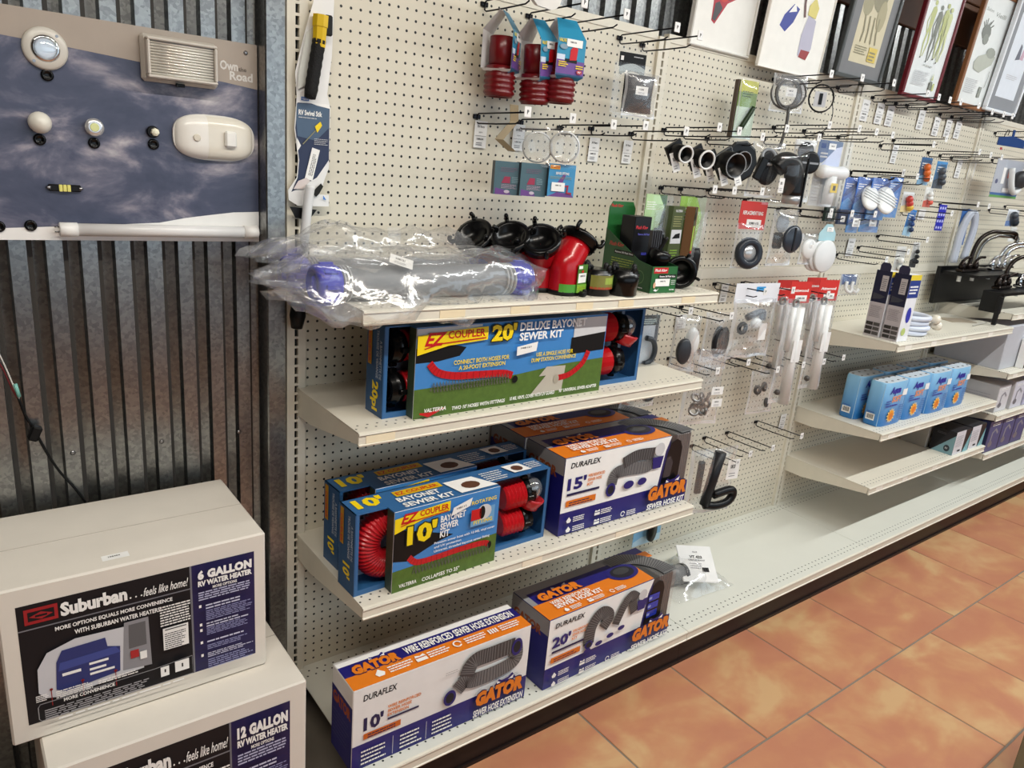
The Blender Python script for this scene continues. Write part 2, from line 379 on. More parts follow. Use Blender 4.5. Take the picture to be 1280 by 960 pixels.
# ---------------------------------------------------------------- gondola shelving
DEPTH = {'s': .375, 't': .40}
def upright(parent, x):
    mb = MB(); z0, z1 = .02, 2.07; yf = -.012
    mb.box((-.025, yf, z0), (-.0048, .035, z1), M_CREAM); mb.box((.0048, yf, z0), (.025, .035, z1), M_CREAM)
    z = .0095-.0127+.0254
    while z < z1-.03:
        mb.box((-.0048, yf, z-.0032), (.0048, yf+.003, z+.0032), M_CREAM); z += .0254
    mb.box((-.0048, yf+.012, z0), (.0048, yf+.02, z1), M_BLACK)
    o = mb.build('upright', parent); o.location = (x, 0, 0); return o
def m_shelf(name, y0, extra=()): return peg_mat('dcd6c7', name, r=.0029, rowy=[y0+.022, y0+.042]+list(extra))
SH_M = {}
def shelf(parent, x0, z, d, tags, w=W, lip=.034):
    key = round(d, 3)
    if key not in SH_M: SH_M[key] = m_shelf('shelf_deck_%d' % (d*1000), -d)
    ms = SH_M[key]; mb = MB(); x0 += .004; w -= .008
    mb.box((0, -d, z-.003), (w, -.002, z), ms)                              # deck
    # front lip: rolled edge, recessed price channel
    prof = [(-d, z), (-d-.006, z-.002), (-d-.0075, z-.006), (-d-.004, z-.008), (-d-.004, z-lip+.006), (-d-.0075, z-lip+.004), (-d-.006, z-lip), (-d, z-lip)]
    n = len(prof); vs = [(0, a, b) for a, b in prof]+[(w, a, b) for a, b in prof]
    mb.add(vs, [(i, i+1, n+i+1, n+i) for i in range(n-1)]+[(n-1, 0, n, 2*n-1)]+[tuple(range(n)), tuple(range(n, 2*n))[::-1]], M_CREAM)
    o = mb.build('shelf', parent); o.location = (x0, 0, 0)
    for xx in (0, w-.003):
        b = MB(); poly = [(-.0, z-.004), (0, z-.075), (-d*.25, z-.075), (-d+.004, z-.030), (-d+.002, z-.004)]
        T = Matrix(((0, 1, 0, xx), (1, 0, 0, 0), (0, 0, 1, 0), (0, 0, 0, 1)))
        b.prism(poly, .003, M_CREAM, T); b.build('bracket', o)
    for (u, wd, col) in tags:
        MB().box((u*w, -d-.0052, z-.028), (u*w+wd, -d-.0042, z-.009), mat(col, .6)).build('price_label', o)
    return o
def base(parent, x0, w=W):
    ms = SH_M.get('base') or peg_mat('d8d8ce', 'base_deck', r=.0031, rowy=[-.481+.028, -.481+.050, -.03, -.052]); SH_M['base'] = ms
    mb = MB(); z = .144; d = .481
    mb.box((.001, -d, z-.003), (w-.001, -.002, z), ms)
    prof = [(-d, z), (-d-.006, z-.002), (-d-.0075, z-.006), (-d-.004, z-.008), (-d-.004, z-.032), (-d-.0075, z-.034), (-d-.006, z-.038), (-d, z-.038)]
    n = len(prof); vs = [(.001, a, b) for a, b in prof]+[(w-.001, a, b) for a, b in prof]
    mb.add(vs, [(i, i+1, n+i+1, n+i) for i in range(n-1)]+[(n-1, 0, n, 2*n-1)]+[tuple(range(n)), tuple(range(n, 2*n))[::-1]], M_CREAM)
    o = mb.build('base_deck', parent); o.location = (x0, 0, 0)
    k = MB().box((.0005, -.462, .0), (w-.0005, -.45, .107), mat('190f0d', .4, name='dark_brown_kick')).box((0.0005, -.468, 0), (w-.0005, -.462, .012), mat('190f0d', .4)).build('kick_plate', parent); k.location = (x0, 0, 0)
    return o
def bay(x0, label, right=False, xs_panels=True):
    t = thing('shelving_bay', label, 'shelving', (0, 0, 0), group=None)
    for (z0, z1) in ((.10, 1.278), (1.322, 2.06)):
        MB().box((x0+.0255, -.001, z0), (x0+W-.0255, .004, z1), M_PEG).build('back_panel', t)
    MB().box((x0+.0255, -.004, 1.279), (x0+W-.0255, .002, 1.321), M_CREAM).build('panel_joint', t)
    MB().box((x0+.0255, -.004, 2.06), (x0+W-.0255, .02, 2.085), M_CREAM).build('top_rail', t)
    upright(t, x0)
    if right: upright(t, x0+W)
    base(t, x0)
    return t
bay0 = bay(0, 'cream pegboard shelving bay nearest the corrugated wall holding the sewer hose boxes')
bay1 = bay(W, 'cream pegboard shelving bay with hanging fittings and a bare bottom deck')
bay2 = bay(2*W, 'pegboard shelving bay holding the light blue toilet paper packs')
bay3 = bay(3*W, 'pegboard shelving bay with the tap display, farthest in view', True)
YL, WL = 'e6d6b4', 'ece6da'
shelf(bay0, 0, 1.313, .377, [(.16, .07, YL), (.33, .06, YL), (.51, .06, YL), (.64, .06, YL), (.86, .06, YL)])
shelf(bay0, 0, 1.028, .372, [(.015, .075, 'ecdfc0')])
shelf(bay0, 0, .598, .420, [(.40, .07, 'efe3cc'), (.70, .06, 'efe3cc')])
for z, d in ((1.054, .40), (.66, .42), (.408, .424)): shelf(bay2, 2*W, z, d, [(.05, .06, WL), (.25, .05, WL), (.5, .05, WL), (.75, .05, WL)])

# ================================================================ lamp display board on the corrugated wall
INKW, INKK = mat('f2f1ee', .5, name='ink_white'), mat('17161a', .5, name='ink_black')
NAVY, ORANGE, NAVYK = mat('1b1a6e', .4, name='ink_navy'), mat('e07b1c', .4, name='ink_orange'), mat('17174a', .45, name='ink_dark_navy')
YEL, RED, SKYB, GRASS = mat('f3d40c', .4, name='ink_yellow'), mat('c3141c', .35, name='ink_red'), mat('3d82c4', .4, name='ink_sky_blue'), mat('4f6b26', .5, vary=.35, scale=60, name='ink_grass')
YB = .03
board = thing('lamp_display_board', 'display board with cloudy sky print carrying caravan lamps and push buttons', 'display board', (-.08, YB, 1.405))
def bl(x, z, y=0.): return Vector((x+.08, y, z-1.405))         # world x,z -> board coordinates, y<0 is in front
pm = MB(); pm.box((-.62, 0, 0), (0, .02, .447), M_WHITE); pm.build('panel', board)
pr = Print((0, 0, 0), (1, 0, 0), (0, 0, 1))
pr.rect(-.62, .0, 0, .447, sky_print_mat())
M_TAUPE = mat('a89b8e', .4, name='header_taupe')
hd = [(-.62, .447), (-.62, .396), (-.494, .392), (-.38, .386), (-.24, .376), (-.1, .361), (0, .351), (0, .447)]
pr.poly(hd[::-1] if False else [(-.62, .396), (-.494, .392), (-.38, .386), (-.24, .376), (-.1, .361), (0, .351), (0, .447), (-.62, .447)], M_TAUPE)
pr.poly([(-.62, 0), (0, 0), (0, .072), (-.06, .069), (-.11, .062), (-.17, .053), (-.226, .041), (-.35, .033), (-.48, .026), (-.62, .019)], INKW)
pr.text('Own', -.084, .385, .040, .020, mat('d8d4ce', .4), .03); pr.text('Road', -.063, .365, .052, .019, mat('d8d4ce', .4), .03); pr.text('the', -.043, .386, .018, .009, mat('6c6258', .5), .01)
pr.build('sky_print', board)
M_LAMPW, M_LAMPC = mat('dedad2', .35, name='lamp_plastic'), mat('cfcac0', .3, name='lamp_bezel')
M_CLEAR = film_mat('clear_lens', gloss=.2, milk=.14, rough=.05, crease=.05)
def part(name, mb, parent, loc=(0, 0, 0), label=None):
    o = mb.build(name, parent, label); o.location = loc; return o
FY = (0, -1, 0)
rl = part('round_lamp', MB().lathe((0, 0, 0), FY, [(0, .040), (.006, .040), (.010, .036), (.011, .025)], M_LAMPC, 28), board, bl(-.502, 1.782), 'round recessed lamp with pale ring')
MB().lathe((0, 0, 0), FY, [(.011, .0255), (.013, .024), (.014, .021)], M_CHROME, 24).build('reflector', rl)
MB().lathe((0, 0, 0), FY, [(.0141, .021), (.019, .015), (.021, .006), (.0212, .001)], M_CLEAR, 20).build('lens', rl)
for a in (50, 230): MB().lathe((.033*math.cos(R(a)), -.010, .033*math.sin(R(a))), FY, [(0, .003), (.001, .003)], M_STEEL, 8).build('screw', rl)
ql = part('rectangular_lamp', MB().rbox((-.078, -.018, -.047), (.078, 0, .047), mat('b5ada2', .4), .006), board, bl(-.252, 1.792), 'rectangular lamp with ribbed clear lens')
fr = MB()
for a in ((-.071, -.040, .071, -.034), (-.071, .034, .071, .040), (-.071, -.034, -.065, .034), (.065, -.034, .071, .034)): fr.rbox((a[0], -.045, a[1]), (a[2], -.018, a[3]), mat('cfc8be', .3), .002)
fr.build('lens_frame', ql)
ln = MB().box((-.065, -.034, -.034), (.065, -.018, .034), M_LAMPW); ln.build('reflector', ql)
for i in range(12):
    z = -.031+i*.0056
    MB().cyl((-.064, -.036, z), (.064, -.036, z), .0026, mat('e8e4da', .08, .35), n=8).build('lens_rib', ql)
MB().rbox((-.012, -.026, -.052), (.006, -.016, -.045), M_BLACK, .001).build('switch', ql)
part('globe_bulb', MB().lathe((0, 0, 0), FY, [(0, .010), (.006, .014), (.014, .0205), (.024, .021), (.034, .016), (.040, .008), (.042, .001)], mat('e6e2d6', .2), 20), board, bl(-.524, 1.641), 'white globe bulb')
pk = part('puck_lamp', MB().lathe((0, 0, 0), FY, [(0, .014), (.012, .018), (.016, .018), (.017, .010)], mat('d9d9da', .2, .6), 20), board, bl(-.426, 1.641), 'small silver spot lamp')
MB().lathe((0, -.0172, 0), FY, [(0, .009), (.001, .008)], mat('d8dc9a', .3), 14).build('led_chip', pk)
lb = part('led_bulb', MB().lathe((0, 0, 0), FY, [(0, .012), (.010, .013), (.014, .011)], M_BLACK, 14), board, bl(-.312, 1.642), 'small LED bulb with white tip')
MB().lathe((.003, -.0142, 0), FY, [(0, .009), (.006, .008), (.009, .003)], mat('ece9d2', .3), 7, smooth=False).build('led_tip', lb)
# oval dome lamp
def ell(a, b, n=28): return [(a*math.copysign(abs(math.cos(2*math.pi*i/n))**.72, math.cos(2*math.pi*i/n)), b*math.copysign(abs(math.sin(2*math.pi*i/n))**.72, math.sin(2*math.pi*i/n))) for i in range(n)]
dl = thing('x', 'x', 'x'); bpy.data.objects.remove(dl)
def dome_grid(a, b, dep, x0, x1, m, pw=.5):
    def fn(u, v):
        x = x0+(x1-x0)*u; k = max(0, 1-abs(x/a)**2.8); zz = b*k**.36*(2*v-1); q = max(0, 1-abs(x/a)**4-abs(2*v-1)**4*k)
        return Vector((x, -dep*q**pw-.001, zz))
    return MB().grid(fn, 18, 18, m)
ov = part('dome_lamp', MB().prism(ell(.090, .050, 40), -.008, M_LAMPW), board, bl(-.181, 1.640), 'oval white dome lamp')
dome_grid(.089, .049, .030, -.0889, -.020, mat('f0ece4', .25)).build('switch_cover', ov)
dome_grid(.089, .049, .024, -.020, .0889, mat('e6e0d2', .2)).build('lens', ov)
MB().lathe((-.045, -.028, -.002), FY, [(0, .008), (.004, .008), (.005, .006)], mat('d8d0c0', .4), 14).build('push_switch', ov)
MB().rbox((.016, -.035, -.018), (.042, -.022, .018), mat('f0eee8', .3), .004).build('bulb_holder', ov)
ws = part('festoon_lamp', MB().rbox((-.030, -.008, -.007), (.030, 0, .007), M_BLACK, .002), board, bl(-.488, 1.514), 'yellow LED festoon lamp')
for i in range(3): MB().rbox((-.011+i*.0075, -.011, -.007), (-.0045+i*.0075, -.008, .007), mat('e8e07a', .3), .001).build('led_chip', ws)
for s in (-1, 1): MB().cyl((s*.026, -.005, 0), (s*.034, -.005, 0), .005, M_STEEL, r2=.002, n=10).build('contact', ws)
tb = part('led_tube', MB().cyl((-.19, -.016, 0), (.19, -.016, 0), .0135, mat('e4e3e2', .25), n=18), board, bl(-.297, 1.4295), 'white LED tube lamp')
for s in (-1, 1):
    MB().lathe((s*.175, -.016, 0), (s, 0, 0), [(0, .0150), (.032, .0150), (.034, .013)], mat('eceae6', .35), 18).build('end_cap', tb)
    for z in (-.005, .005): MB().cyl((s*.208, -.016, z), (s*.217, -.016, z), .0014, M_STEEL, n=6).build('pin', tb)
for x, z in ((-.502, 1.733), (-.525, 1.608), (-.427, 1.609), (-.311, 1.616), (-.555, 1.435), (-.610, 1.432)):
    part('push_button', MB().lathe((0, 0, 0), FY, [(0, .0115), (.004, .0115), (.006, .009), (.006, .007), (.004, .006), (.0045, .001)], M_BLACKG, 16), board, bl(x, z), 'black push button')
part('screw', MB().lathe((0, 0, 0), FY, [(0, .005), (.002, .005), (.004, .002)], M_STEEL, 10), board, bl(-.106, 1.832))

# ================================================================ supply cord on the wall
wr = thing('supply_cord', 'thin black cord with inline switch joined to red and white wires', 'cord', (-.6, .03, .8))
o_ = Vector((-.6, .03, .8))
def wp(pts, dy=0.): return [at(x, y, Y=.03+dy)-o_ for x, y in pts]
MB().tube(wp([(23, 497), (32, 520), (42, 536), (58, 565), (75, 590), (95, 612), (116, 640)], .012), .0028, M_BLACK, 6, 4).build('cord', wr)
MB().tube(wp([(-10, 425), (5, 455), (18, 485), (24, 498)], .010), .0016, mat('d8d6d0', .5), 6, 4).build('white_wire', wr)
MB().tube(wp([(-10, 440), (4, 462), (14, 484), (22, 498)], .012), .0016, mat('6e1a20', .5), 6, 4).build('red_wire', wr)
MB().tube(wp([(19, 480), (24, 496)], .008), .004, mat('7fc0b4', .5), 8).build('crimp', wr)
a, b = wp([(40, 532), (47, 550)], .0); T = Matrix.Translation((a+b)/2) @ Matrix.Rotation(R(24), 4, 'Y')
MB().rbox((-.010, -.012, -.017), (.010, .008, .017), M_BLACK, .003, T).build('inline_switch', wr)

# ================================================================ white water heater cartons
M_CARTON = mat('ddd6cb', .75, vary=.05, scale=14, name='white_carton')
def heater_box(gal, x0, y0, z0, w, d, h, lab):
    t = thing('water_heater_box', lab, 'box', (x0, y0, z0))
    MB().rbox((0, 0, 0), (w, d, h), M_CARTON, .004).build('carton', t)
    MB().box((.002, d*.5-.001, h), (w-.002, d*.5+.001, h+.0006), mat('b9b1a6', .8)).build('flap_seam', t)
    p = Print((0, 0, 0), (1, 0, 0), (0, 0, 1)); X0, X1, X2 = .030, .345, .480; Z0, Z1 = .040, h-.040
    p.rect(X0, Z0, X1, Z1, INKK, False); p.rect(X1, Z0, X2, Z1, NAVYK); p.rect(X1-.003, Z0, X1+.001, Z1, mat('77777e', .5))
    H = Z1-Z0; y = lambda f: Z0+H*f
    p.rect(X0, y(.795), X1-.003, y(.805), mat('77777e', .5))
    p.rect(X0+.012, y(.84), X0+.068, y(.965), mat('9c1c24', .4)); p.rect(X0+.018, y(.865), X0+.062, y(.94), INKK); p.poly([(X0+.020, y(.90)), (X0+.040, y(.87)), (X0+.060, y(.90)), (X0+.040, y(.93))], mat('9c1c24', .4)); p.rect(X0+.030, y(.892), X0+.050, y(.908), INKK)
    p.text('Suburban', X0+.072, y(.845), .118, H*.115, INKW, .05); p.text('. . .', X0+.194, y(.85), .024, H*.015, INKW, .02)
    p.text('feels like home!', X0+.220, y(.84), .088, H*.075, INKW, .01, .35)
    p.text('MORE OPTIONS EQUALS MORE CONVENIENCE', X0+.060, y(.735), .215, H*.04, INKW, .03)
    p.text('WITH SUBURBAN WATER HEATERS!', X0+.092, y(.675), .160, H*.04, INKW, .03)
    # cut-away tank picture
    a = X0+.022; LG, MG = mat('c9cacf', .4), mat('8b8b90', .4)
    p.poly([(a, y(.26)), (a+.012, y(.20)), (a+.045, y(.17)), (a+.19, y(.21)), (a+.20, y(.62)), (a+.07, y(.64)), (a+.02, y(.58)), (a+.002, y(.46))], LG)
    p.poly([(a+.150, y(.24)), (a+.206, y(.22)), (a+.204, y(.66)), (a+.158, y(.66))], MG)
    p.poly([(a+.164, y(.42)), (a+.198, y(.42)), (a+.198, y(.63)), (a+.166, y(.63))], mat('5d5d60', .5))
    bl_ = mat('26336f', .4)
    p.poly([(a+.030, y(.25)), (a+.045, y(.21)), (a+.145, y(.25)), (a+.148, y(.47)), (a+.125, y(.50)), (a+.122, y(.58)), (a+.045, y(.57)), (a+.034, y(.48))], bl_)
    p.poly([(a+.036, y(.40)), (a+.148, y(.42)), (a+.140, y(.48)), (a+.040, y(.47))], mat('3a4a90', .35))
    for k, (q, ww) in enumerate(((.40, .035), (.35, .03), (.31, .045))): p.rect(a+.09, y(q-.02), a+.09+ww, y(q), INKW, False)
    p.rect(a+.042, y(.35), a+.075, y(.375), INKW); p.rect(a+.166, y(.33), a+.182, y(.40), mat('a8262a', .4)); p.rect(a+.184, y(.30), a+.197, y(.37), INKW)
    for q in (.02, .075, .135): p.rect(a+q, y(.13), a+q+.0016, y(.27), mat('8a1a1e', .4), False); p.disc(a+q+.001, y(.27), .003, mat('8a1a1e', .4))
    p.rect(X0+.252, y(.32), X0+.303, y(.52), INKW); p.lines(X0+.255, y(.33), .045, H*.15, 8, INKK, .4, 3); p.rect(X0+.256, y(.50), X0+.299, y(.508), INKK)
    p.lines(X0+.248, y(.545), .062, H*.19, 8, INKW, .5, 4, .1)
    p.strip([(X0+.232, y(.18)), (X0+.308, y(.20)), (X0+.308, y(.03)), (X0+.022, y(.03)), (X0+.018, y(.05)), (X0+.018, y(.15)), (X0+.022, y(.175)), (X0+.232, y(.18))], .0016, mat('8c8c90', .5))
    p.rect(X0+.243, y(.085), X0+.260, y(.175), INKW); p.rect(X0+.2505, y(.12), X0+.2535, y(.15), INKK); p.rect(X0+.272, y(.09), X0+.301, y(.19), INKW); p.rect(X0+.2855, y(.125), X0+.2885, y(.16), INKK)
    p.lines(X0+.016, y(.205), .022, H*.06, 4, INKW, .5, 5); p.lines(X0+.05, y(.19), .07, H*.07, 4, INKW, .5, 6); p.lines(X0+.125, y(.205), .075, H*.04, 2, INKW, .5, 7)
    p.text('MORE CONVENIENCE', X0+.062, y(.148), .092, H*.03, INKW, .03); p.lines(X0+.028, y(.042), .195, H*.09, 5, mat('a5a4a8', .5), .45, 8, .1)
    p.lines(X0+.05, y(.008), .25, H*.02, 1, INKW, .6, 9, .1)
    # right hand panel
    b = X1+.010; ww = X2-X1-.020
    p.text(gal+' GALLON', b, y(.885), ww, H*.085, INKW, .07, 0, 1.1); p.text('RV WATER HEATER', b, y(.825), ww, H*.05, INKW, .055)
    p.text('MORE OPTIONS', b+.030, y(.785), .052, H*.026, INKW, .03)
    p.lines(b, y(.70), ww, H*.085, 4, mat('b9bcd8', .5), .5, 10, .08)
    for k, (q, hh, n) in enumerate(((.61, .055, 2), (.505, .10, 6), (.445, .05, 2), (.37, .075, 5), (.30, .03, 1), (.235, .05, 3), (.16, .05, 3), (.05, .10, 5))):
        p.lines(b+.014, y(q), ww-.014, H*hh, n, mat('c8cae0' if k % 2 == 0 else '8f93bd', .5), .45, 20+k, .3)
        if k in (0, 2, 3, 4, 6): p.rect(b, y(q+hh-.03), b+.005, y(q+hh-.005), INKW)
    p.build('printed_label', t)
    return t
hb = heater_box('12', -.655, -.425, 0, .52, .40, .452, 'large white 12 gallon water heater carton standing on the floor')
h6 = heater_box('6', -.700, -.325, .4535, .506, .325, .349, 'smaller white 6 gallon water heater carton, topmost of the two')
p = Print((.10, .0, .349), (1, 0, 0), (0, 1, 0)); p.rect(.085, .030, .135, .052, INKW); p.text('108404', .097, .040, .022, .005, INKK, .02); p.build('price_sticker', h6)

# ================================================================ hose kit cartons on the shelves
GREYH, DGREY, LGREY, PALE = mat('6f7072', .4, name='ink_hose_grey'), mat('3d3d40', .4, name='ink_dark_grey'), mat('a9a9ab', .4, name='ink_light_grey'), mat('c9c9cb', .5)
def gator_logo(p, x, y, w, h, sub=None, eyes=True):
    if eyes:
        p.poly([(x+.36*w, y+.95*h), (x+.46*w, y+1.32*h), (x+.52*w, y+1.18*h), (x+.66*w, y+1.22*h), (x+.74*w, y+1.45*h), (x+.84*w, y+.95*h)], NAVY)
        p.poly([(x+.42*w, y+1.02*h), (x+.50*w, y+1.06*h), (x+.43*w, y+1.24*h)], INKW, False); p.poly([(x+.66*w, y+1.06*h), (x+.76*w, y+1.02*h), (x+.78*w, y+1.28*h)], INKW)
    p.text('GATOR', x-.02*w, y-.08*h, w*1.04, h*1.16, NAVYK, .10, .10, 1.02); p.text('GATOR', x, y, w, h, ORANGE, .075, .10, 1.04)
def hose_pic(p, pts, wd, m, rib=DGREY, n=26, up=True):
    Q = [Vector((a, b, 0)) for a, b in pts]; Q = smooth_path(Q, 8); q = [(v.x, v.y) for v in Q]
    p.strip(q, wd, m)
    tot = len(q)
    for i in range(2, tot-2, max(1, tot//n)):
        a, b = q[i-1], q[i+1]; dx, dy = b[0]-a[0], b[1]-a[1]; k = math.hypot(dx, dy) or 1; nx, ny = -dy/k*wd*.48, dx/k*wd*.48; e = wd*.025
        p.poly([(q[i][0]-nx-dx/k*e, q[i][1]-ny-dy/k*e), (q[i][0]-nx+dx/k*e, q[i][1]-ny+dy/k*e), (q[i][0]+nx+dx/k*e, q[i][1]+ny+dy/k*e), (q[i][0]+nx-dx/k*e, q[i][1]+ny-dy/k*e)], rib, False)
    p.l += 1
def mouth(p, x, y, r, ry=None): p.disc(x, y, r, NAVY, 18, ry); p.disc(x, y, r*.66, mat('22222a', .5), 16, (ry or r)*.66)
def icons(p, x, y, s, m, dx, n=4, seed=1):
    for i in range(n):
        a = x+i*dx
        if i % 4 == 0: p.poly([(a+.2*s, y), (a+.8*s, y), (a+s, y+.4*s), (a+.5*s, y+s), (a, y+.4*s)], m)
        elif i % 4 == 1: p.rect(a, y, a+1.2*s, y+.45*s, m, False); p.poly([(a, y+.6*s), (a+1.2*s, y+.6*s), (a+1.05*s, y+.95*s), (a+.6*s, y+.75*s), (a+.15*s, y+.95*s)], m)
        elif i % 4 == 2: p.strip([(a+.5*s+.42*s*math.cos(k), y+.5*s+.42*s*math.sin(k)) for k in [j*.52 for j in range(12)]], s*.16, m)
        else:
            for k in range(4): p.rect(a+k*.3*s, y+.1*s, a+k*.3*s+.18*s, y+.8*s, m, False)
        p.lines(a+1.4*s, y, min(dx-1.7*s, 2.6*s), s, 3, m, .5, seed+i, .2)
def gator_ext(loc, rz, w, d, h, label):
    t = thing('hose_extension_box', label, 'box', loc, rz)
    MB().rbox((0, 0, 0), (w, d, h), M_WHITE, .002).build('carton', t)
    p = Print((0, 0, 0), (1, 0, 0), (0, 0, 1))
    p.rect(.001, .001, w-.001, .31*h, NAVY)
    p.text('DURAFLEX', .05*w, .83*h, .17*w, .075*h, INKK, .02, .15); p.text("10'", .055*w, .46*h, .10*w, .17*h, NAVYK, .04)
    p.text('WIRE REINFORCED', .175*w, .635*h, .175*w, .038*h, ORANGE, .02); p.text('SEWER HOSE', .175*w, .585*h, .125*w, .038*h, ORANGE, .02); p.text('EXTENSION', .175*w, .535*h, .11*w, .038*h, ORANGE, .02)
    p.rect(.175*w, .495*h, .34*w, .518*h, NAVYK); p.rect(.055*w, .365*h, .245*w, .435*h, mat('c8621a', .4)); p.lines(.075*w, .372*h, .15*w, .06*h, 2, NAVYK, .45, 3)
    for k in (.045, .245, .42): p.lines(k*w, .06*h, .13*w, .20*h, 4, INKW, .4, int(k*100), .3)
    for k in (.205, .385): p.rect(k*w, .04*h, k*w+.0014, .27*h, PALE)
    hose_pic(p, [(.55*w, .52*h), (.60*w, .60*h), (.66*w, .56*h), (.80*w, .56*h), (.90*w, .62*h), (.90*w, .80*h)], .115*h*1.7, GREYH)
    hose_pic(p, [(.60*w, .66*h), (.64*w, .82*h), (.75*w, .83*h), (.89*w, .83*h)], .12*h*1.7, DGREY, GREYH)
    mouth(p, .51*w, .46*h, .036*w, .10*h); mouth(p, .905*w, .80*h, .035*w, .115*h)
    p.lines(.475*w, .78*h, .08*w, .05*h, 2, LGREY, .3, 5); p.lines(.84*w, .42*h, .1*w, .04*h, 2, LGREY, .3, 6)
    gator_logo(p, .665*w, .185*h, .30*w, .20*h); p.text('SEWER HOSE EXTENSION', .655*w, .055*h, .315*w, .095*h, INKW, .03, .1); p.build('front_print', t)
    q = Print((0, 0, h), (1, 0, 0), (0, 1, 0))
    q.rect(.001, .0, w-.001, .42*d, ORANGE, False); q.rect(.001, .42*d, w-.001, .78*d, NAVY)
    gator_logo(q, .05*w, .40*d, .24*w, .30*d); q.text('WIRE REINFORCED SEWER HOSE EXTENSION', .325*w, .47*d, .64*w, .24*d, INKW, .03, .05); icons(q, .13*w, .12*d, .22*d, INKW, .21*w); q.build('top_print', t)
    s = Print((0, d, 0), (0, -1, 0), (0, 0, 1))
    s.rect(0.001, .001, d-.001, .78*h, NAVY); s.text('GATOR', .08*d, .60*h, .84*d, .14*h, mat('a04a1c', .5), .05); s.lines(.1*d, .2*h, .8*d, .35*h, 7, mat('5b5b8a', .5), .2, 8); s.build('side_print', t)
    return t
gator_ext((-.026, -.447, .144), R(-.4), .55, .122, .245, 'white orange and navy ten foot hose extension carton on the bottom deck')
def rib_block(x0, x1, y0, y1, z0, z1, n=9):               # ribbed grey hose seen behind a clear window
    mb = MB()
    for i in range(n):
        a = z0+(z1-z0)*i/n; mb.rbox((x0, y0, a), (x1, y1, a+(z1-z0)/n*.97), GREYH, .003)
    return mb
def gator_kit(feet, loc, rz, w, d, h, label):
    t = thing('hose_kit_box', label, 'box', loc, rz)
    wl = .80*w
    MB().rbox((0, 0, 0), (wl, d, h), mat('20205c', .4), .002).box((wl, 0, 0), (w, d, .26*h), NAVY).build('carton', t)
    # clear end: ribbed hose coiled behind the plastic
    mb = MB(); n = 7
    for i in range(n):
        x = .925*w+(i-n/2)*.0102; mb.rbox((x, .006, .262*h), (x+.0096, d-.004, h-.004), mat('57585a', .45), .003)
    mb.build('ribbed_hose', t, 'dark grey ribbed hose seen through the clear end')
    MB().box((wl+.001, .001, .262*h), (w-.001, d-.001, h-.001), FILM2).build('clear_window', t)
    p = Print((0, 0, 0), (1, 0, 0), (0, 0, 1))
    p.rect(.001, .001, w-.001, .30*h, NAVY, False); p.poly([(.001, .30*h), (.735*w, .30*h), (.75*w, .55*h), (.765*w, .80*h), (.80*w, .995*h), (.001, .995*h)], INKW)
    # arched black window with a fitting inside
    ar = [(.755*w, .30*h), (.90*w, .30*h), (.905*w, .80*h), (.885*w, .90*h), (.85*w, .94*h), (.81*w, .90*h), (.785*w, .78*h)]
    p.poly(ar, mat('101014', .3))
    if feet == "20'":
        for k in range(3): p.rect(.775*w, (.40+.13*k)*h, .865*w, (.50+.13*k)*h, mat('2a3aa8', .25)); p.rect(.775*w, (.43+.13*k)*h, .80*w, (.47+.13*k)*h, mat('8a98d8', .25))
    else: p.poly([(.77*w, .42*h), (.83*w, .42*h), (.84*w, .62*h), (.81*w, .72*h), (.78*w, .70*h)], mat('33333a', .25))
    p.text('DURAFLEX', .04*w, .86*h, .21*w, .07*h, INKK, .02, .15); p.text(feet, .03*w, .58*h, .13*w, .16*h, NAVY, .04)
    for k in range(3): p.text(('WIRE REINFORCED', 'SEWER HOSE', 'KIT')[k], .17*w, (.70-.055*k)*h, (.12, .1, .04)[k]*w, .04*h, ORANGE, .02)
    p.rect(.03*w, .515*h, .26*w, .545*h, NAVYK); p.rect(.03*w, .375*h, .24*w, .455*h, mat('d9731c', .4)); p.lines(.05*w, .385*h, .17*w, .06*h, 2, NAVYK, .4, 5)
    if feet == "20'":
        hose_pic(p, [(.30*w, .42*h), (.31*w, .66*h), (.37*w, .82*h), (.44*w, .72*h), (.40*w, .58*h)], .19*h, DGREY, GREYH); hose_pic(p, [(.50*w, .55*h), (.55*w, .78*h), (.60*w, .90*h), (.66*w, .82*h)], .15*h, DGREY, GREYH); hose_pic(p, [(.62*w, .82*h), (.645*w, .62*h)], .14*h, DGREY, GREYH)
        mouth(p, .30*w, .42*h, .03*w, .06*h); p.poly([(.67*w, .62*h), (.73*w, .62*h), (.745*w, .78*h), (.66*w, .78*h)], NAVY); p.disc(.70*w, .85*h, .035*w, PALE, 12, .08*h)
        for k in range(4): p.disc((.29+.085*k)*w, (.34+.045*k)*h, .028*w, NAVY, 12, .035*h)
    else:
        hose_pic(p, [(.35*w, .52*h), (.37*w, .66*h), (.45*w, .68*h), (.62*w, .66*h), (.68*w, .74*h)], .17*h, GREYH); hose_pic(p, [(.42*w, .78*h), (.52*w, .84*h), (.66*w, .82*h)], .16*h, DGREY, GREYH)
        mouth(p, .345*w, .46*h, .035*w, .09*h); p.disc(.70*w, .86*h, .04*w, PALE, 14, .09*h); p.poly([(.66*w, .60*h), (.725*w, .60*h), (.74*w, .76*h), (.65*w, .76*h)], NAVY); p.disc(.48*w, .47*h, .04*w, NAVY, 14, .055*h); p.disc(.585*w, .47*h, .036*w, NAVY, 14, .05*h)
    icons(p, .04*w, .17*h, .075*h, INKW, .20*w, 2, 9); icons(p, .04*w, .05*h, .075*h, INKW, .20*w, 3, 13)
    gator_logo(p, .645*w, .155*h, .325*w, .20*h); p.text('SEWER HOSE KIT', .645*w, .035*h, .32*w, .085*h, INKW, .03, .1); p.build('front_print', t)
    q = Print((0, 0, h), (1, 0, 0), (0, 1, 0))
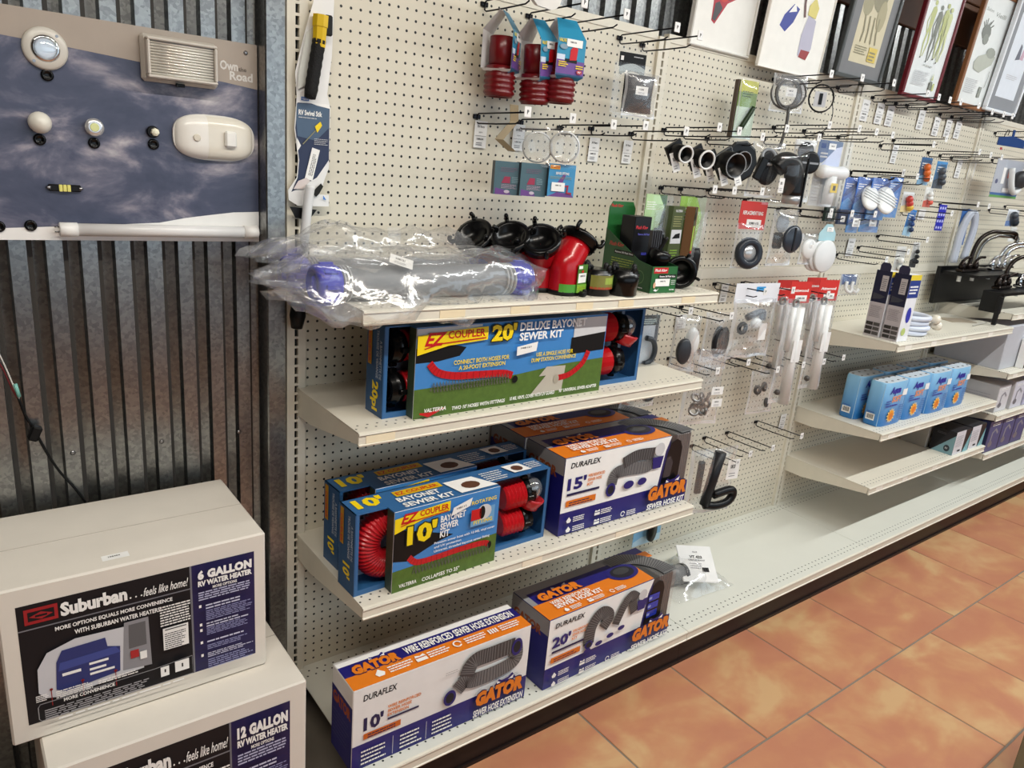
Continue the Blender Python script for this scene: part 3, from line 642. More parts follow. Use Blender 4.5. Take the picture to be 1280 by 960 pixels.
    q.rect(.001, .002, .80*w, .46*d, ORANGE, False); q.poly([(.04*w, .46*d), (.80*w, .46*d), (.72*w, .80*d), (.04*w, .80*d)], NAVY); q.rect(.001, .80*d, .80*w, d-.001, mat('8d8f92', .25), False); q.rect(.001, .46*d, .04*w, .8*d, mat('8d8f92', .25))
    q.poly([(.70*w, .80*d), (.97*w, .80*d), (.97*w, .995*d), (.70*w, .995*d)], NAVY, False); q.poly([(.84*w, .60*d), (.99*w, .60*d), (.99*w, .80*d), (.88*w, .80*d)], ORANGE)
    hose_pic(q, [(.66*w, .74*d), (.78*w, .80*d), (.88*w, .62*d), (.94*w, .30*d), (.95*w, .03*d)], .36*d, GREYH, DGREY, 22)
    q.disc(.68*w, .47*d, .115*w, NAVY, 24, .24*d); q.disc(.68*w, .47*d, .085*w, mat('23232c', .4), 20, .175*d); q.disc(.68*w, .50*d, .06*w, mat('3a3c40', .3), 16, .10*d)
    gator_logo(q, .07*w, .47*d, .30*w, .22*d); q.text('WIRE REINFORCED', .10*w, .30*d, .28*w, .10*d, INKW, .02); q.text('SEWER HOSE KIT', .10*w, .17*d, .34*w, .12*d, INKW, .03); icons(q, .12*w, .03*d, .10*d, INKW, .17*w, 3, 3); q.build('top_print', t)
    s = Print((0, d, 0), (0, -1, 0), (0, 0, 1))
    s.rect(0.001, .001, d-.001, .78*h, NAVY); s.rect(.001, .78*h, d-.001, h-.001, mat('8d8a8a', .4)); s.text('GATOR', .08*d, .72*h, .75*d, .13*h, mat('8a4420', .5), .05); s.lines(.1*d, .2*h, .5*d, .25*h, 4, mat('4a4a80', .5), .2, 8); s.lines(.1*d, .04*h, .4*d, .08*h, 4, mat('6a6a90', .5), .3, 9); s.build('side_print', t)
    return t
gator_kit("20'", (.585, -.460, .144), R(1.2), .566, .175, .242, 'twenty foot hose kit carton with ribbed hose window on the bottom deck')
gator_kit("15'", (.655, -.374, .598), R(-.2), .566, .180, .250, 'fifteen foot hose kit carton at the front of the third shelf')
gator_kit("15'", (.650, -.190, .598), R(-.3), .566, .175, .250, 'hose kit carton lying behind the fifteen foot one under the second shelf')

# blue open-window cartons with red hose
HRED = mat('c01822', .28, vary=.1, name='red_hose'); HDARK = mat('7a0d14', .35, name='dark_red')
def red_coil(c, ax, r, R0, a0, a1, n=26):
    """ribbed vinyl hose bent round in an arc (centre c, arc radius R0) in the x-z plane"""
    mb = MB(); pts = []; N = n*4
    for i in range(N+1):
        a = R(a0+(a1-a0)*i/N); pts.append(Vector((c[0]+R0*math.cos(a), c[1], c[2]+R0*math.sin(a))))
    return mb.tube(pts, r, HRED, 14, rr=lambda i, n_: r*(1.0 if i % 4 < 2 else .86))
def bayonet(mb_parent, c, ax, r, name='fitting', mat_=None):
    m = mat_ or M_BLACKG; o = MB().lathe(c, ax, [(0, r*.8), (.012, r*.82), (.013, r), (.030, r), (.031, r*.9), (.045, r*.86), (.046, r*.6), (.03, r*.55)], m, 20)
    ax = Vector(ax).normalized(); ring = o.ring(Vector(c)+ax*.02, ax, r*1.03, 4)
    for q in ring:
        T = Matrix.Translation(q) @ ax.to_track_quat('Z', 'Y').to_matrix().to_4x4(); o.rbox((-.007, -.007, -.008), (.007, .007, .012), m, .002, T)
    return o.build(name, mb_parent)
def clear_elbow(parent, c, r):
    e = MB().ball(c, r, M_CLEAR, 18, 10, (1.05, .9, 1)); e.build('clear_elbow', parent)
    MB().lathe(Vector(c)+Vector((-.2*r, -.2*r, -1.5*r)), (.25, -.1, 1), [(0, r*.72), (r*.3, r*.8), (r*.75, r*1.02), (r*.95, r*1.05), (r*.95, r*.9), (r*.3, r*.7)], mat('b3252c', .25), 20).build('red_cup', parent, 'red adaptor cup')
def coupler_box(kind, loc, rz, w, d, h, sl, sd, label, detail=True):
    """kind '10' or '20'; sl=(u0,u1) sleeve extent; sd sleeve protrusion"""
    CB = mat('2f6396', .4, name='carton_blue'); CB2 = mat('24507c', .45); INS = mat('b9c4d4', .6)
    t = thing('bayonet_kit_box', label, 'box', loc, rz); e = .003
    c = MB()
    c.box((0, 0, 0), (w, d, e), CB).box((0, d-e, e), (w, d, h), INS).box((0, 0, e), (e, d-e, h), CB2).box((w-e, 0, e), (w, d-e, h), CB2).box((0, 0, h-e), (w, d, h), CB)
    b = .008; c.box((e, 0, e), (e+b, e, h-e), CB).box((w-e-b, 0, e), (w-e, e, h-e), CB).box((e+b, 0, e), (w-e-b, e, e+b*1.4), CB)
    c.build('carton', t)
    u0, u1 = sl[0]*w, sl[1]*w
    s = MB().box((u0, -sd, .001), (u1, -sd+.002, h), INKW).box((u0, -sd+.002, h-.003), (u1, .0, h+.0006), CB).box((u0, -sd+.002, .001), (u0+.002, .0, h-.003), mat('3c4a38', .5)).box((u1-.002, -sd+.002, .001), (u1, 0, h-.003), mat('3c4a38', .5)); s.build('sleeve', t)
    p = Print((u0, -sd, 0), (1, 0, 0), (0, 0, 1)); W_ = u1-u0
    p.rect(0, 0, W_, h, SKYB)
    big = kind == '20'
    gl = .36 if big else .30
    p.poly([(0, 0), (W_, 0), (W_, (gl+.08)*h), (.75*W_, (gl+.06)*h), (.5*W_, gl*h), (.2*W_, (gl-.02)*h), (0, (gl-.03)*h)], GRASS)
    # black bumper silhouettes
    if big:
        p.poly([(0, .62*h), (.10*W_, .62*h), (.2*W_, .66*h), (.23*W_, .75*h), (.15*W_, .80*h), (0, .78*h)], M_BLACK)
        p.poly([(0, .88*h), (0, .99*h), (.30*W_, .995*h), (.30*W_, .97*h)], PALE, False)
        p.poly([(.79*W_, .53*h), (.995*W_, .55*h), (.995*W_, .82*h), (.79*W_, .74*h)], M_BLACK); p.poly([(.80*W_, .74*h), (.995*W_, .78*h), (.995*W_, .98*h), (.80*W_, .98*h)], PALE)
        p.poly([(.58*W_, .08*h), (.76*W_, .09*h), (.77*W_, .40*h), (.66*W_, .41*h), (.62*W_, .30*h), (.66*W_, .30*h)], mat('b9b2a4', .5))
        hose_pic(p, [(.73*W_, .25*h), (.80*W_, .28*h), (.87*W_, .40*h), (.90*W_, .55*h)], .075*h, HRED, HDARK, 12); p.disc(.72*W_, .24*h, .017*W_, mat('a8a090', .4), 10, .06*h)
        hose_pic(p, [(.06*W_, .61*h), (.10*W_, .50*h), (.18*W_, .44*h), (.30*W_, .42*h), (.42*W_, .40*h), (.47*W_, .36*h)], .085*h, HRED, HDARK, 16)
        for k in range(26): p.strip([((.07+.0145*k)*W_, .30*h), ((.083+.0145*k)*W_, .39*h), ((.09+.0145*k)*W_, .28*h)], .004, mat('55584a', .6), False)
        p.l += 1; p.disc(.485*W_, .31*h, .016*W_, M_BLACK, 10, .045*h)
        p.text('CONNECT BOTH HOSES FOR', .17*W_, .565*h, .275*W_, .052*h, YEL, .02); p.text('A 20-FOOT EXTENSION', .195*W_, .50*h, .23*W_, .05*h, YEL, .02)
        p.text('USE A SINGLE HOSE FOR', .59*W_, .555*h, .21*W_, .05*h, YEL, .02); p.text('DUMP STATION CONVENIENCE', .565*W_, .49*h, .255*W_, .05*h, YEL, .02)
        p.poly([(0, .71*h), (.14*W_, .79*h), (.325*W_, .82*h), (.325*W_, .97*h), (.15*W_, .95*h), (0, .92*h)], YEL)
        p.text('EZ', .03*W_, .80*h, .10*W_, .145*h, RED, .035, .4); p.text('COUPLER', .135*W_, .865*h, .175*W_, .085*h, RED, .02); p.strip([(.03*W_, .775*h), (.10*W_, .82*h), (.315*W_, .845*h)], .003, RED)
        p.text("20'", .338*W_, .775*h, .135*W_, .225*h, mat('2a2a14', .5), .085); p.text("20'", .343*W_, .79*h, .125*W_, .195*h, YEL, .045)
        p.text('DELUXE BAYONET', .485*W_, .885*h, .375*W_, .10*h, INKW, .03); p.text('SEWER KIT', .485*W_, .77*h, .24*W_, .095*h, INKW, .03)
        p.text('TWO 10\' HOSES WITH FITTINGS', .17*W_, .055*h, .265*W_, .045*h, INKW, .025, .1); p.text('10 MIL VINYL COVER WITH UV GUARD', .46*W_, .062*h, .25*W_, .045*h, INKW, .025, .1); p.text('90° UNIVERSAL SEWER ADAPTER', .735*W_, .070*h, .23*W_, .045*h, INKW, .025, .1)
        p.strip([(.02*W_, .07*h), (.06*W_, .045*h), (.13*W_, .10*h)], [.004, .012, .003], RED); p.text('VALTERRA', .04*W_, .075*h, .10*W_, .045*h, INKW, .025, .2)
        p.poly([(.475*W_, .60*h), (.58*W_, .635*h), (.585*W_, .745*h), (.475*W_, .705*h)], INKW); p.text('108121', .495*W_, .675*h, .055*W_, .02*h, INKK, .02, rot=.05)
    else:
        p.poly([(0, .40*h), (.12*W_, .36*h), (.40*W_, .50*h), (.55*W_, .54*h), (.30*W_, .66*h), (0, .80*h)], M_BLACK)
        hose_pic(p, [(.14*W_, .40*h), (.22*W_, .31*h), (.40*W_, .30*h), (.62*W_, .31*h), (.85*W_, .30*h), (.92*W_, .26*h)], .075*h, HRED, HDARK, 14); p.disc(.93*W_, .25*h, .02*W_, M_BLACK, 10, .05*h)
        for k in range(24): p.strip([((.18+.031*k)*W_, .18*h), ((.195+.031*k)*W_, .27*h), ((.21+.031*k)*W_, .17*h)], .0035, mat('55584a', .6), False)
        p.l += 1
        p.poly([(0, .74*h), (.25*W_, .84*h), (.50*W_, .86*h), (.50*W_, .985*h), (.25*W_, .96*h), (0, .92*h)], YEL)
        p.text('EZ', .05*W_, .84*h, .16*W_, .12*h, RED, .035, .4); p.text('COUPLER', .22*W_, .885*h, .265*W_, .075*h, RED, .02); p.strip([(.05*W_, .82*h), (.15*W_, .85*h), (.48*W_, .87*h)], .0025, RED)
        p.text("10'", .10*W_, .545*h, .29*W_, .275*h, mat('2a2a14', .5), .085); p.text("10'", .11*W_, .56*h, .27*W_, .245*h, YEL, .045)
        p.text('BAYONET', .41*W_, .74*h, .24*W_, .085*h, INKW, .03); p.text('SEWER', .41*W_, .645*h, .175*W_, .085*h, INKW, .03); p.text('KIT', .41*W_, .55*h, .09*W_, .085*h, INKW, .03)
        p.text('Premium sewer hose with 10 MIL vinyl cover', .36*W_, .475*h, .60*W_, .040*h, INKW, .015); p.text('and UV protection', .36*W_, .425*h, .26*W_, .040*h, INKW, .015); p.text('Universal, threaded bayonet sewer fitting', .36*W_, .375*h, .55*W_, .040*h, INKW, .015)
        p.text('COLLAPSES TO 25"', .26*W_, .055*h, .36*W_, .05*h, INKW, .02); p.text('VALTERRA', .05*W_, .065*h, .16*W_, .045*h, INKW, .025)
        p.rect(.70*W_, .58*h, .94*W_, .80*h, mat('6aa0cc', .4), False); p.text('ROTATING', .70*W_, .865*h, .25*W_, .05*h, YEL, .02); p.text('FITTING', .73*W_, .60*h, .19*W_, .05*h, YEL, .02)
        p.disc(.83*W_, .74*h, .075*W_, PALE, 16, .10*h); p.rect(.70*W_, .66*h, .80*W_, .80*h, RED, False); p.disc(.81*W_, .74*h, .03*W_, M_BLACK, 14, .085*h)
        p.poly([(.50*W_, .80*h), (.68*W_, .87*h), (.70*W_, .97*h), (.52*W_, .90*h)], INKW); p.text('108111', .55*W_, .865*h, .09*W_, .025*h, INKK, .02, rot=.1)
    p.build('sleeve_print', t)
    s_ = Print((0, d, 0), (0, -1, 0), (0, 0, 1))                     # left end panel
    s_.rect(.001, .001, d-.001, h-.001, CB2)
    T2 = Print((0, d, h), (0, 0, -1), (0, -1, 0)); T2.l = 3
    T2.text(kind+'pi' if big else "10'", .62*h if big else .66*h, .30*d, .33*h if big else .18*h, .46*d, YEL, .04); T2.text('TROUSSE DE VIDANGE', .06*h, .60*d, .52*h, .13*d, mat('b8c4d4', .5), .015); T2.text('A BAIONNETTE DE', .16*h, .80*d, .42*h, .12*d, mat('b8c4d4', .5), .015); T2.rect(.02*h, .12*d, .46*h, .34*d, mat('b8860f', .5)); T2.text('COUPLER', .10*h, .15*d, .34*h, .14*d, RED, .02)
    s_.build('end_panel', t); T2.build('end_print', t)
    tp = Print((0, 0, h), (1, 0, 0), (0, 1, 0)); tp.l = 3
    if not big:
        tp.text("10'", .03*w, .25*d, .13*w, .60*d, YEL, .05); tp.rect(.215*w, .45*d, .44*w, .80*d, mat('d8b018', .4)); tp.text('EZ COUPLER', .225*w, .52*d, .20*w, .2*d, RED, .02); tp.text('BAYONET', .20*w, .08*d, .20*w, .28*d, INKW, .03); tp.text('SEWER KIT', .20*w, -.30*d, .24*w, .28*d, INKW, .03)
        tp.poly([(.47*w, -.28*d), (.66*w, -.28*d), (.60*w, .60*d), (.45*w, .60*d)], INKW); tp.disc(.55*w, .10*d, .045*w, mat('5d3a2a', .5), 12, .25*d); tp.lines(.64*w, .0*d, .12*w, .7*d, 5, INKW, .35, 4)
        tp.poly([(.80*w, .15*d), (.90*w, .15*d), (.88*w, .75*d), (.78*w, .75*d)], INKW); tp.disc(.84*w, .42*d, .03*w, mat('5d3a2a', .5), 12, .2*d); tp.lines(.90*w, .2*d, .08*w, .5*d, 4, INKW, .35, 5)
        tp.build('top_print', t)
    if detail:
        if big:
            for zz in (.28*h, .74*h):
                bayonet(t, (.075*w, d*.5, zz), (-1, -.2, 0), .042, 'black_fitting'); MB().lathe((.078*w, d*.5, zz), (1, 0, 0), [(k*.005, .040 if k % 2 else .036) for k in range(16)], HRED, 18).build('red_hose', t)
                MB().lathe((.80*w, d*.5, zz), (1, 0, 0), [(k*.006, .045 if k % 2 else .038) for k in range(13)], HRED, 18, smooth=False).build('red_hose', t); bayonet(t, (.885*w, d*.5, zz), (1, -.3, 0), .044, 'black_fitting')
            clear_elbow(t, (.94*w, d*.35, .74*h), .036)
        else:
            red_coil((.185*w, d*.5, .485*h), None, .038, .285*h, 70, 290, 30).build('red_hose', t, 'red ribbed hose bent round behind the window')
            for zz, rr in ((.28*h, .038), (.66*h, .042)):
                MB().lathe((.76*w, d*.45, zz), (1, -.1, .05), [(k*.006, rr if k % 2 else rr*.84) for k in range(12)], HRED, 18, smooth=False).build('red_hose', t); bayonet(t, (.86*w, d*.45, zz), (1, -.25, .1), rr, 'black_fitting')
            clear_elbow(t, (.92*w, d*.3, .70*h), .036)
    return t
coupler_box('20', (.094, -.312, 1.028), R(.7), .890, .085, .228, (.075, .780), .033, 'long blue twenty foot deluxe bayonet sewer kit carton on the second shelf')
coupler_box('10', (.004, -.371, .598), R(1.8), .617, .083, .222, (.14, .66), .034, 'blue ten foot bayonet sewer kit carton at the front of the third shelf')
coupler_box('10', (.022, -.240, .598), R(2.2), .617, .083, .222, (.14, .66), .030, 'second blue ten foot bayonet kit carton, standing behind the front one', True)

# ================================================================ generic hanging goods
def hook_master():
    t = thing('peg_hook', 'x', 'hook')
    MB().tube([(0, -.23, .012), (0, -.12, .010), (0, -.012, .008), (0, -.006, .004), (0, -.006, -.014), (0, -.014, -.018), (0, -.10, -.018), (0, -.185, -.016), (0, -.20, -.010)], .0022, M_WIRE, 6).build('wire', t)
    MB().rbox((-.012, -.006, -.006), (.012, .0, .006), M_WIRE, .0015).build('back_clip', t)
    lp = MB().rbox((-.011, -.2335, .000), (.011, -.231, .026), M_WHITE, .0008).build('label_plate', t)
    p = Print((-.011, -.2335, 0), (1, 0, 0), (0, 0, 1)); p.text('P', .008, .008, .006, .010, INKK, .03); p.build('plate_mark', lp)
    return t
HOOK0 = hook_master(); HOOKN = [0]
def hook(x, z, label, y=0.):
    if HOOKN[0] == 0: HOOK0.location = (x, y-.001, z); HOOK0['label'] = label; o = HOOK0
    else: o = dup(HOOK0, (x, y-.001, z), label)
    o['group'] = 'wire peg hooks'; HOOKN[0] += 1; return o
ORD = ['first', 'second', 'third', 'fourth', 'fifth', 'sixth', 'seventh', 'eighth', 'ninth', 'tenth', 'eleventh', 'twelfth']
HX = []
def hook_row(what, tags=(), bases=()):
    L = []
    for (a, b) in tags: q = at(a, b, Y=-.232); L.append((q.x, q.z-.012))
    for (a, b) in bases: q = at(a, b, Y=0.); L.append((q.x, q.z))
    L.sort()
    for i, (x, z) in enumerate(L):
        x = .035+round((x-.035)/.0254)*.0254; HX.append((x, z))
        hook(x, z, 'peg hook, %s from left %s' % (ORD[i], what))
CARD_ME = {}
def price_card(px, py, what, rz=0., w=.042, h=.072, y=-.008):
    """white shelf ticket hanging flat against the pegboard; px,py = its centre"""
    q = at(px, py, Y=y); t = thing('price_card', what, 'price card', (q.x, y, q.z), rot=(R(2), 0, rz), group='white price tickets')
    key = (w, h)
    if key not in CARD_ME:
        a = MB().box((-w/2, -.0006, -h/2), (w/2, .0006, h/2), M_WHITE).mesh('card')
        p = Print((-w/2, -.0006, -h/2), (1, 0, 0), (0, 0, 1)); p.text('RV Parts', .22*w, .74*h, .55*w, .09*h, INKK, .02, .2); p.text('NEW', .35*w, .55*h, .3*w, .05*h, mat('66666a', .5), .01); p.rect(.05*w, .44*h, .95*w, .45*h, INKK); p.text('108132', .2*w, .30*h, .55*w, .06*h, INKK, .03); p.lines(.18*w, .10*h, .5*w, .14*h, 2, mat('66666a', .5), .4, 3)
        CARD_ME[key] = (a, p.mb.mesh('ticket_print'))
    a, b = CARD_ME[key]; put('card', a, t); put('ticket_print', b, t); return t
def nz(v, s=1.): return mnoise.noise(Vector(v)*s)
def poly_bag(parent, w, h, dep, m=None, amp=.008, seed=0, name='bag', top=.0, y=0., n=14):
    """limp clear bag hanging from z=-top down to -h, bulging by dep towards the front and back"""
    m = m or FILM; mb = MB()
    for sgn in (-1, 1):
        def fn(u, v):
            x = (u-.5)*w*(1-.05*math.sin(math.pi*v)); z = -top-(h-top)*v
            k = (math.sin(math.pi*u)**.6)*(math.sin(math.pi*min(1, .08+v))**.5 if v < 1 else 0)
            d = sgn*dep/2*k+amp*nz((x*14+seed*3.1, z*10+seed, sgn*2.2+seed))*min(1, 4*u*(1-u)+.15)
            if v > .98 or v < .02: d *= .3
            return Vector((x+amp*.6*nz((z*20, seed*1.7, 3)), y+d, z+amp*.6*nz((x*18, seed*2.3, 7))))
        mb.grid(fn, n, n, m)
        if sgn < 0 and m is not FILM2:
            for a_, b_ in ((0., .045), (.955, 1.)): mb.grid(lambda u, v: fn(a_+(b_-a_)*u, v)+Vector((0, -.0008, 0)), 2, n, SEAM)
            mb.grid(lambda u, v: fn(u, .955+.045*v)+Vector((0, -.0008, 0)), n, 2, SEAM)
    return mb.build(name, parent)
def sticker(parent, w, h, loc, n=(0, -1, 0), u=(1, 0, 0), txt='108121', m=None, name='price_sticker', rot=0.):
    n = Vector(n).normalized(); u = Vector(u).normalized(); v = n.cross(u)
    u, v = u*math.cos(rot)+v*math.sin(rot), v*math.cos(rot)-u*math.sin(rot)
    p = Print(Vector(loc)-u*w/2-v*h/2, u, v); p.rect(0, 0, w, h, m or INKW); p.text(txt, .25*w, .55*h, .4*w, .2*h, INKK, .03); p.lines(.2*w, .15*h, .55*w, .25*h, 2, mat('88888c', .5), .35, 3); return p.build(name, parent)
def header(parent, w, h, m, z=0., y=0., txt=None, sub=None, t=.0015, tc=None, name='header_card'):
    o = MB().box((-w/2, y-t/2, z-h), (w/2, y+t/2, z), m).build(name, parent)
    p = Print((-w/2, y-t/2, z-h), (1, 0, 0), (0, 0, 1))
    if txt: p.text(txt, .12*w, .52*h, .76*w, .14*h, tc or INKW, .03)
    if sub: p.rect(.55*w if False else .3*w, .08*h, .85*w, .36*h, INKW); p.text(sub, .4*w, .18*h, .35*w, .09*h, INKK, .03)
    if txt or sub: p.build('header_print', o)
    return o
Z1 = 1.3135

# ================================================================ bay one from the left: hung on the pegboard above the top shelf
hook_row('at the pegboard top over the red fittings', tags=[(728, 3), (782, 18), (844, 34), (872, 44)], bases=[(606, 6)])
hook_row('in the row above the blue sewer fitting packs', tags=[(663, 141), (712, 148), (765, 156), (810, 158), (854, 164)])
for i, (a, b, w_) in enumerate(((600.5, 168, 'white price ticket left of the bent tan strip'), (648, 172, 'white price ticket half hidden behind the bent tan strip'), (742, 187, 'white price ticket right of the clear round caps'), (784, 190, 'white price ticket beside the second upright'))): price_card(a, b, w_)
# red pipe adaptors with blue and purple cards
def red_fitting(loc, rz, label, lean=0.):
    t = thing('sewer_adaptor', label, 'adaptor', loc, rot=(0, R(lean), rz), group='red threaded sewer adaptors')
    pr_ = [(0, .026), (.004, .038), (.02, .039)]+[(.022+k*.0045, (.0375, .0425, .0425)[k % 3]) for k in range(13)]+[(.08, .037), (.08, .030), (.03, .028)]
    MB().lathe((0, 0, -.115), (0, 0, -1), pr_, mat('6a0b12', .3, name='shaded_red_plastic'), 24).build('threaded_end', t)  # red darkened in the colour itself for the shade the adaptors hang in
    MB().lathe((0, 0, -.045), (0, 0, -1), [(0, .030), (.002, .033), (.07, .033), (.072, .028)], mat('6a0b12', .3), 20).build('socket', t)
    # strap card: front panel, bottom fold, back panel, both meeting at the hook
    CB, PU = mat('2b8bb0', .4), mat('6d4a92', .4); w = .044; c = MB()
    for (y0, z0, y1, z1, m) in ((-.041, -.128, -.041, -.035, CB), (-.041, -.035, -.003, .016, CB), (.041, -.128, .041, -.035, M_WHITE), (.041, -.035, .003, .016, M_WHITE)):
        w0, w1 = (w if z0 < -.03 else w), (w if z1 < 0 else w*.7)
        for k in (0, .0012): c.add([(-w0, y0+k, z0), (w0, y0+k, z0), (w1, y1+k, z1), (-w1, y1+k, z1)], [(0, 1, 2, 3)], m if k == 0 else M_WHITE)
    for s_ in (-1, 1): c.add([(s_*w, -.041, -.128), (s_*w, .041, -.128), (s_*.036, .036, -.134), (s_*.036, -.036, -.134)], [(0, 1, 2, 3)], M_WHITE)
    c.add([(-w, -.041, -.128), (w, -.041, -.128), (w*.8, -.030, -.136), (-w*.8, -.030, -.136)], [(0, 1, 2, 3)], CB); c.build('wrap_card', t)
    p = Print((-w, -.0415, -.128), (1, 0, 0), (0, 0, 1)); W2, H2 = 2*w, .093
    p.rect(0, 0, W2, .42*H2, PU, False); p.rect(0, 0, .999*W2, .05*H2, CB); p.rect(.0, .42*H2, .28*W2, .56*H2, mat('cfd8e8', .4), False); p.rect(.28*W2, .36*H2, .72*W2, .46*H2, INKK); p.poly([(.45*W2, .42*H2), (.70*W2, .45*H2), (.72*W2, .75*H2), (.60*W2, .84*H2), (.46*W2, .70*H2)], RED)
    p.text('VALVE', .02*W2, .88*H2, .26*W2, .09*H2, YEL, .03); p.rect(.30*W2, .78*H2, .86*W2, .98*H2, INKW); p.text('108106', .42*W2, .88*H2, .22*W2, .045*H2, INKK, .03); p.disc(.2*W2, .76*H2, .14*W2, mat('7f98a8', .4), 12, .07*H2); p.lines(.06*W2, .24*H2, .36*W2, .16*H2, 3, YEL, .5, 2); p.lines(.68*W2, .22*H2, .28*W2, .12*H2, 2, YEL, .5, 3); p.disc(.82*W2, .14*H2, .11*W2, mat('b03a48', .4), 12, .06*H2); p.text('90°', .76*W2, .115*H2, .12*W2, .05*H2, INKW, .02)
    p.build('card_print', t)
    q = Print((-w*.8, -.0225, -.012), (1, 0, 0), (0, .6, .8)); q.text('EZ', .02, .002, .012, .009, RED, .03); q.rect(0, -.001, .05, .012, YEL, False); q.build('card_flash', t)
    return t
q = at(619, 100, Y=-.06); red_fitting((q.x+.004, -.075, 2.005), R(38), 'red threaded adaptor leftmost of three, its blue card turned edge on', 0)
q = at(662, 105, Y=-.12); red_fitting((q.x+.01, -.12, 1.995), R(20), 'red threaded adaptor between the other two, tilted, card in shade', -5)
q = at(700, 100, Y=-.15); red_fitting((q.x+.002, -.15, 2.005), R(-8), 'red threaded adaptor rightmost of three with price sticker facing out')
q = at(684, 3, Y=-.20); t = thing('white_plastic_plate', 'rounded white plastic plate hanging above the red adaptors', 'plate', (q.x, -.20, q.z), rot=(R(6), 0, R(5)))
MB().prism([(-.052, .10), (-.052, .008), (-.046, -.003), (-.03, -.012), (.02, -.014), (.036, -.008), (.046, .004), (.05, .02), (.05, .10)], .012, mat('e6e4de', .4)).build('plate', t); MB().lathe((0, -.001, .014), FY, [(0, .0015), (.0005, .0015)], M_BLACK, 8).build('hole', t)
# bent tan strip
t = thing('bent_strip', 'tan bent cardboard strip hanging from a peg hook', 'strip', tuple(at(644, 132, Y=-.12)))
o_ = at(644, 132, Y=-.12); P_ = [at(a, b, Y=-.12-.0*i)-o_ for i, (a, b) in enumerate(((643, 131), (643, 152), (624, 174), (640, 189)))]
mb = MB(); TAN = mat('8f7f62', .6)
for i in range(3):
    a, b = P_[i], P_[i+1]; e = Vector((.011, -.004, 0)); k = Vector((0, .0015, 0)); mb.add([a-e, a+e, b+e, b-e, a-e+k, a+e+k, b+e+k, b-e+k], [(0, 1, 2, 3), (7, 6, 5, 4), (0, 3, 7, 4), (1, 5, 6, 2)], TAN)
mb.build('strip', t)
# clear round caps in bags
def cap_bag(px, py, y, label):
    q = at(px, py, Y=y); t = thing('bagged_clear_cap', label, 'cap', (q.x, y, q.z), rz=R(-34), group='bagged clear caps')
    r = .040
    MB().lathe((0, .012, 0), FY, [(0, r*.96), (.004, r), (.010, r), (.011, r*.9), (.011, r*.6), (.009, r*.3), (.009, .002)], M_CLEAR, 28, caps=False).build('cap', t); 
    for k, m in ((.002, M_BLACK), (.008, mat('cfcfcf', .2))): MB().lathe((0, .012-k, 0), FY, [(0, r*.95), (.0012, r*1.05), (.0044, r*1.05), (.0056, r*.95)], m, 28, caps=False).build('rim', t)
    o = MB(); b = poly_bag(t, .105, .105, .03, FILM2, .01, int(px), 'bag', 0, -.004); b.location = (-.01, 0, .05); return t
cap_bag(672, 184, -.15, 'clear round cap in a bag, left of the pair above the blue packs'); cap_bag(706, 184, -.20, 'clear round cap in a bag, right of the pair above the blue packs')
# blue sewer fitting packs
def fit_pack(px, py, y, rz, label, dark):
    q = at(px, py, Y=y); t = thing('sewer_fitting_pack', label, 'packaged fitting', (q.x, y, q.z), rz=rz, group='blue sewer fitting packs'); w, h = .082, .088
    A = mat('3f8fbe', .4) if not dark else mat('4a6670', .45)
    MB().box((-w/2, 0, -h/2), (w/2, .002, h/2), A).box((-w/2, .002, -h/2), (-w/2+.002, .028, h/2), mat('39424a', .5)).box((w/2-.002, .002, -h/2), (w/2, .02, h/2), mat('39424a', .5)).build('card', t)
    p = Print((-w/2, 0, -h/2), (1, 0, 0), (0, 0, 1)); PU = mat('6a3f86', .4)
    if not dark:
        p.poly([(0, 0), (w, 0), (.9*w, .12*h), (.35*w, .14*h)], PU); p.poly([(.12*w, .16*h), (.55*w, .7*h), (.66*w, .7*h), (.40*w, .14*h)], PU); p.rect(.03*w, .84*h, .40*w, .96*h, mat('e0a010', .4)); p.text('EZ COUPLER', .06*w, .87*h, .32*w, .06*h, RED, .02); p.text('SEWER FITTING', .25*w, .68*h, .50*w, .08*h, INKW, .03); p.lines(.05*w, .56*h, .85*w, .09*h, 2, mat('a8a04a', .4), .25, 3)
        p.strip([(.62*w, .33*h), (.74*w, .36*h), (.72*w, .14*h), (.9*w, .12*h)], .006, mat('a02038', .4)); p.rect(.12*w, .17*h, .62*w, .44*h, INKW); p.text('108112', .26*w, .33*h, .22*w, .045*h, INKK, .03)
    else:
        p.poly([(.05*w, 0), (.6*w, 0), (.55*w, .12*h), (.05*w, .2*h)], PU); p.poly([(.25*w, .35*h), (.55*w, .35*h), (.55*w, .55*h), (.35*w, .55*h)], mat('9a2a48', .4)); p.lines(.2*w, .7*h, .6*w, .15*h, 3, mat('7c5a70', .4), .3, 3); p.lines(.25*w, .2*h, .55*w, .14*h, 4, mat('c8a8b8', .4), .3, 4); p.disc(.45*w, .10*h, .1*w, mat('c8b8c8', .4), 10, .05*h); p.lines(.6*w, .38*h, .25*w, .2*h, 4, mat('9ab8c0', .4), .3, 6)
    p.build('card_print', t); return t
fit_pack(636, 223, -.13, R(-20), 'dull blue sewer fitting pack leftmost of three under the clear caps', True)
fit_pack(667, 225, -.16, R(-10), 'greyish sewer fitting pack between the other two', True)
fit_pack(702, 226, -.19, R(-14), 'bright blue sewer fitting pack with white sticker, front of three', False)
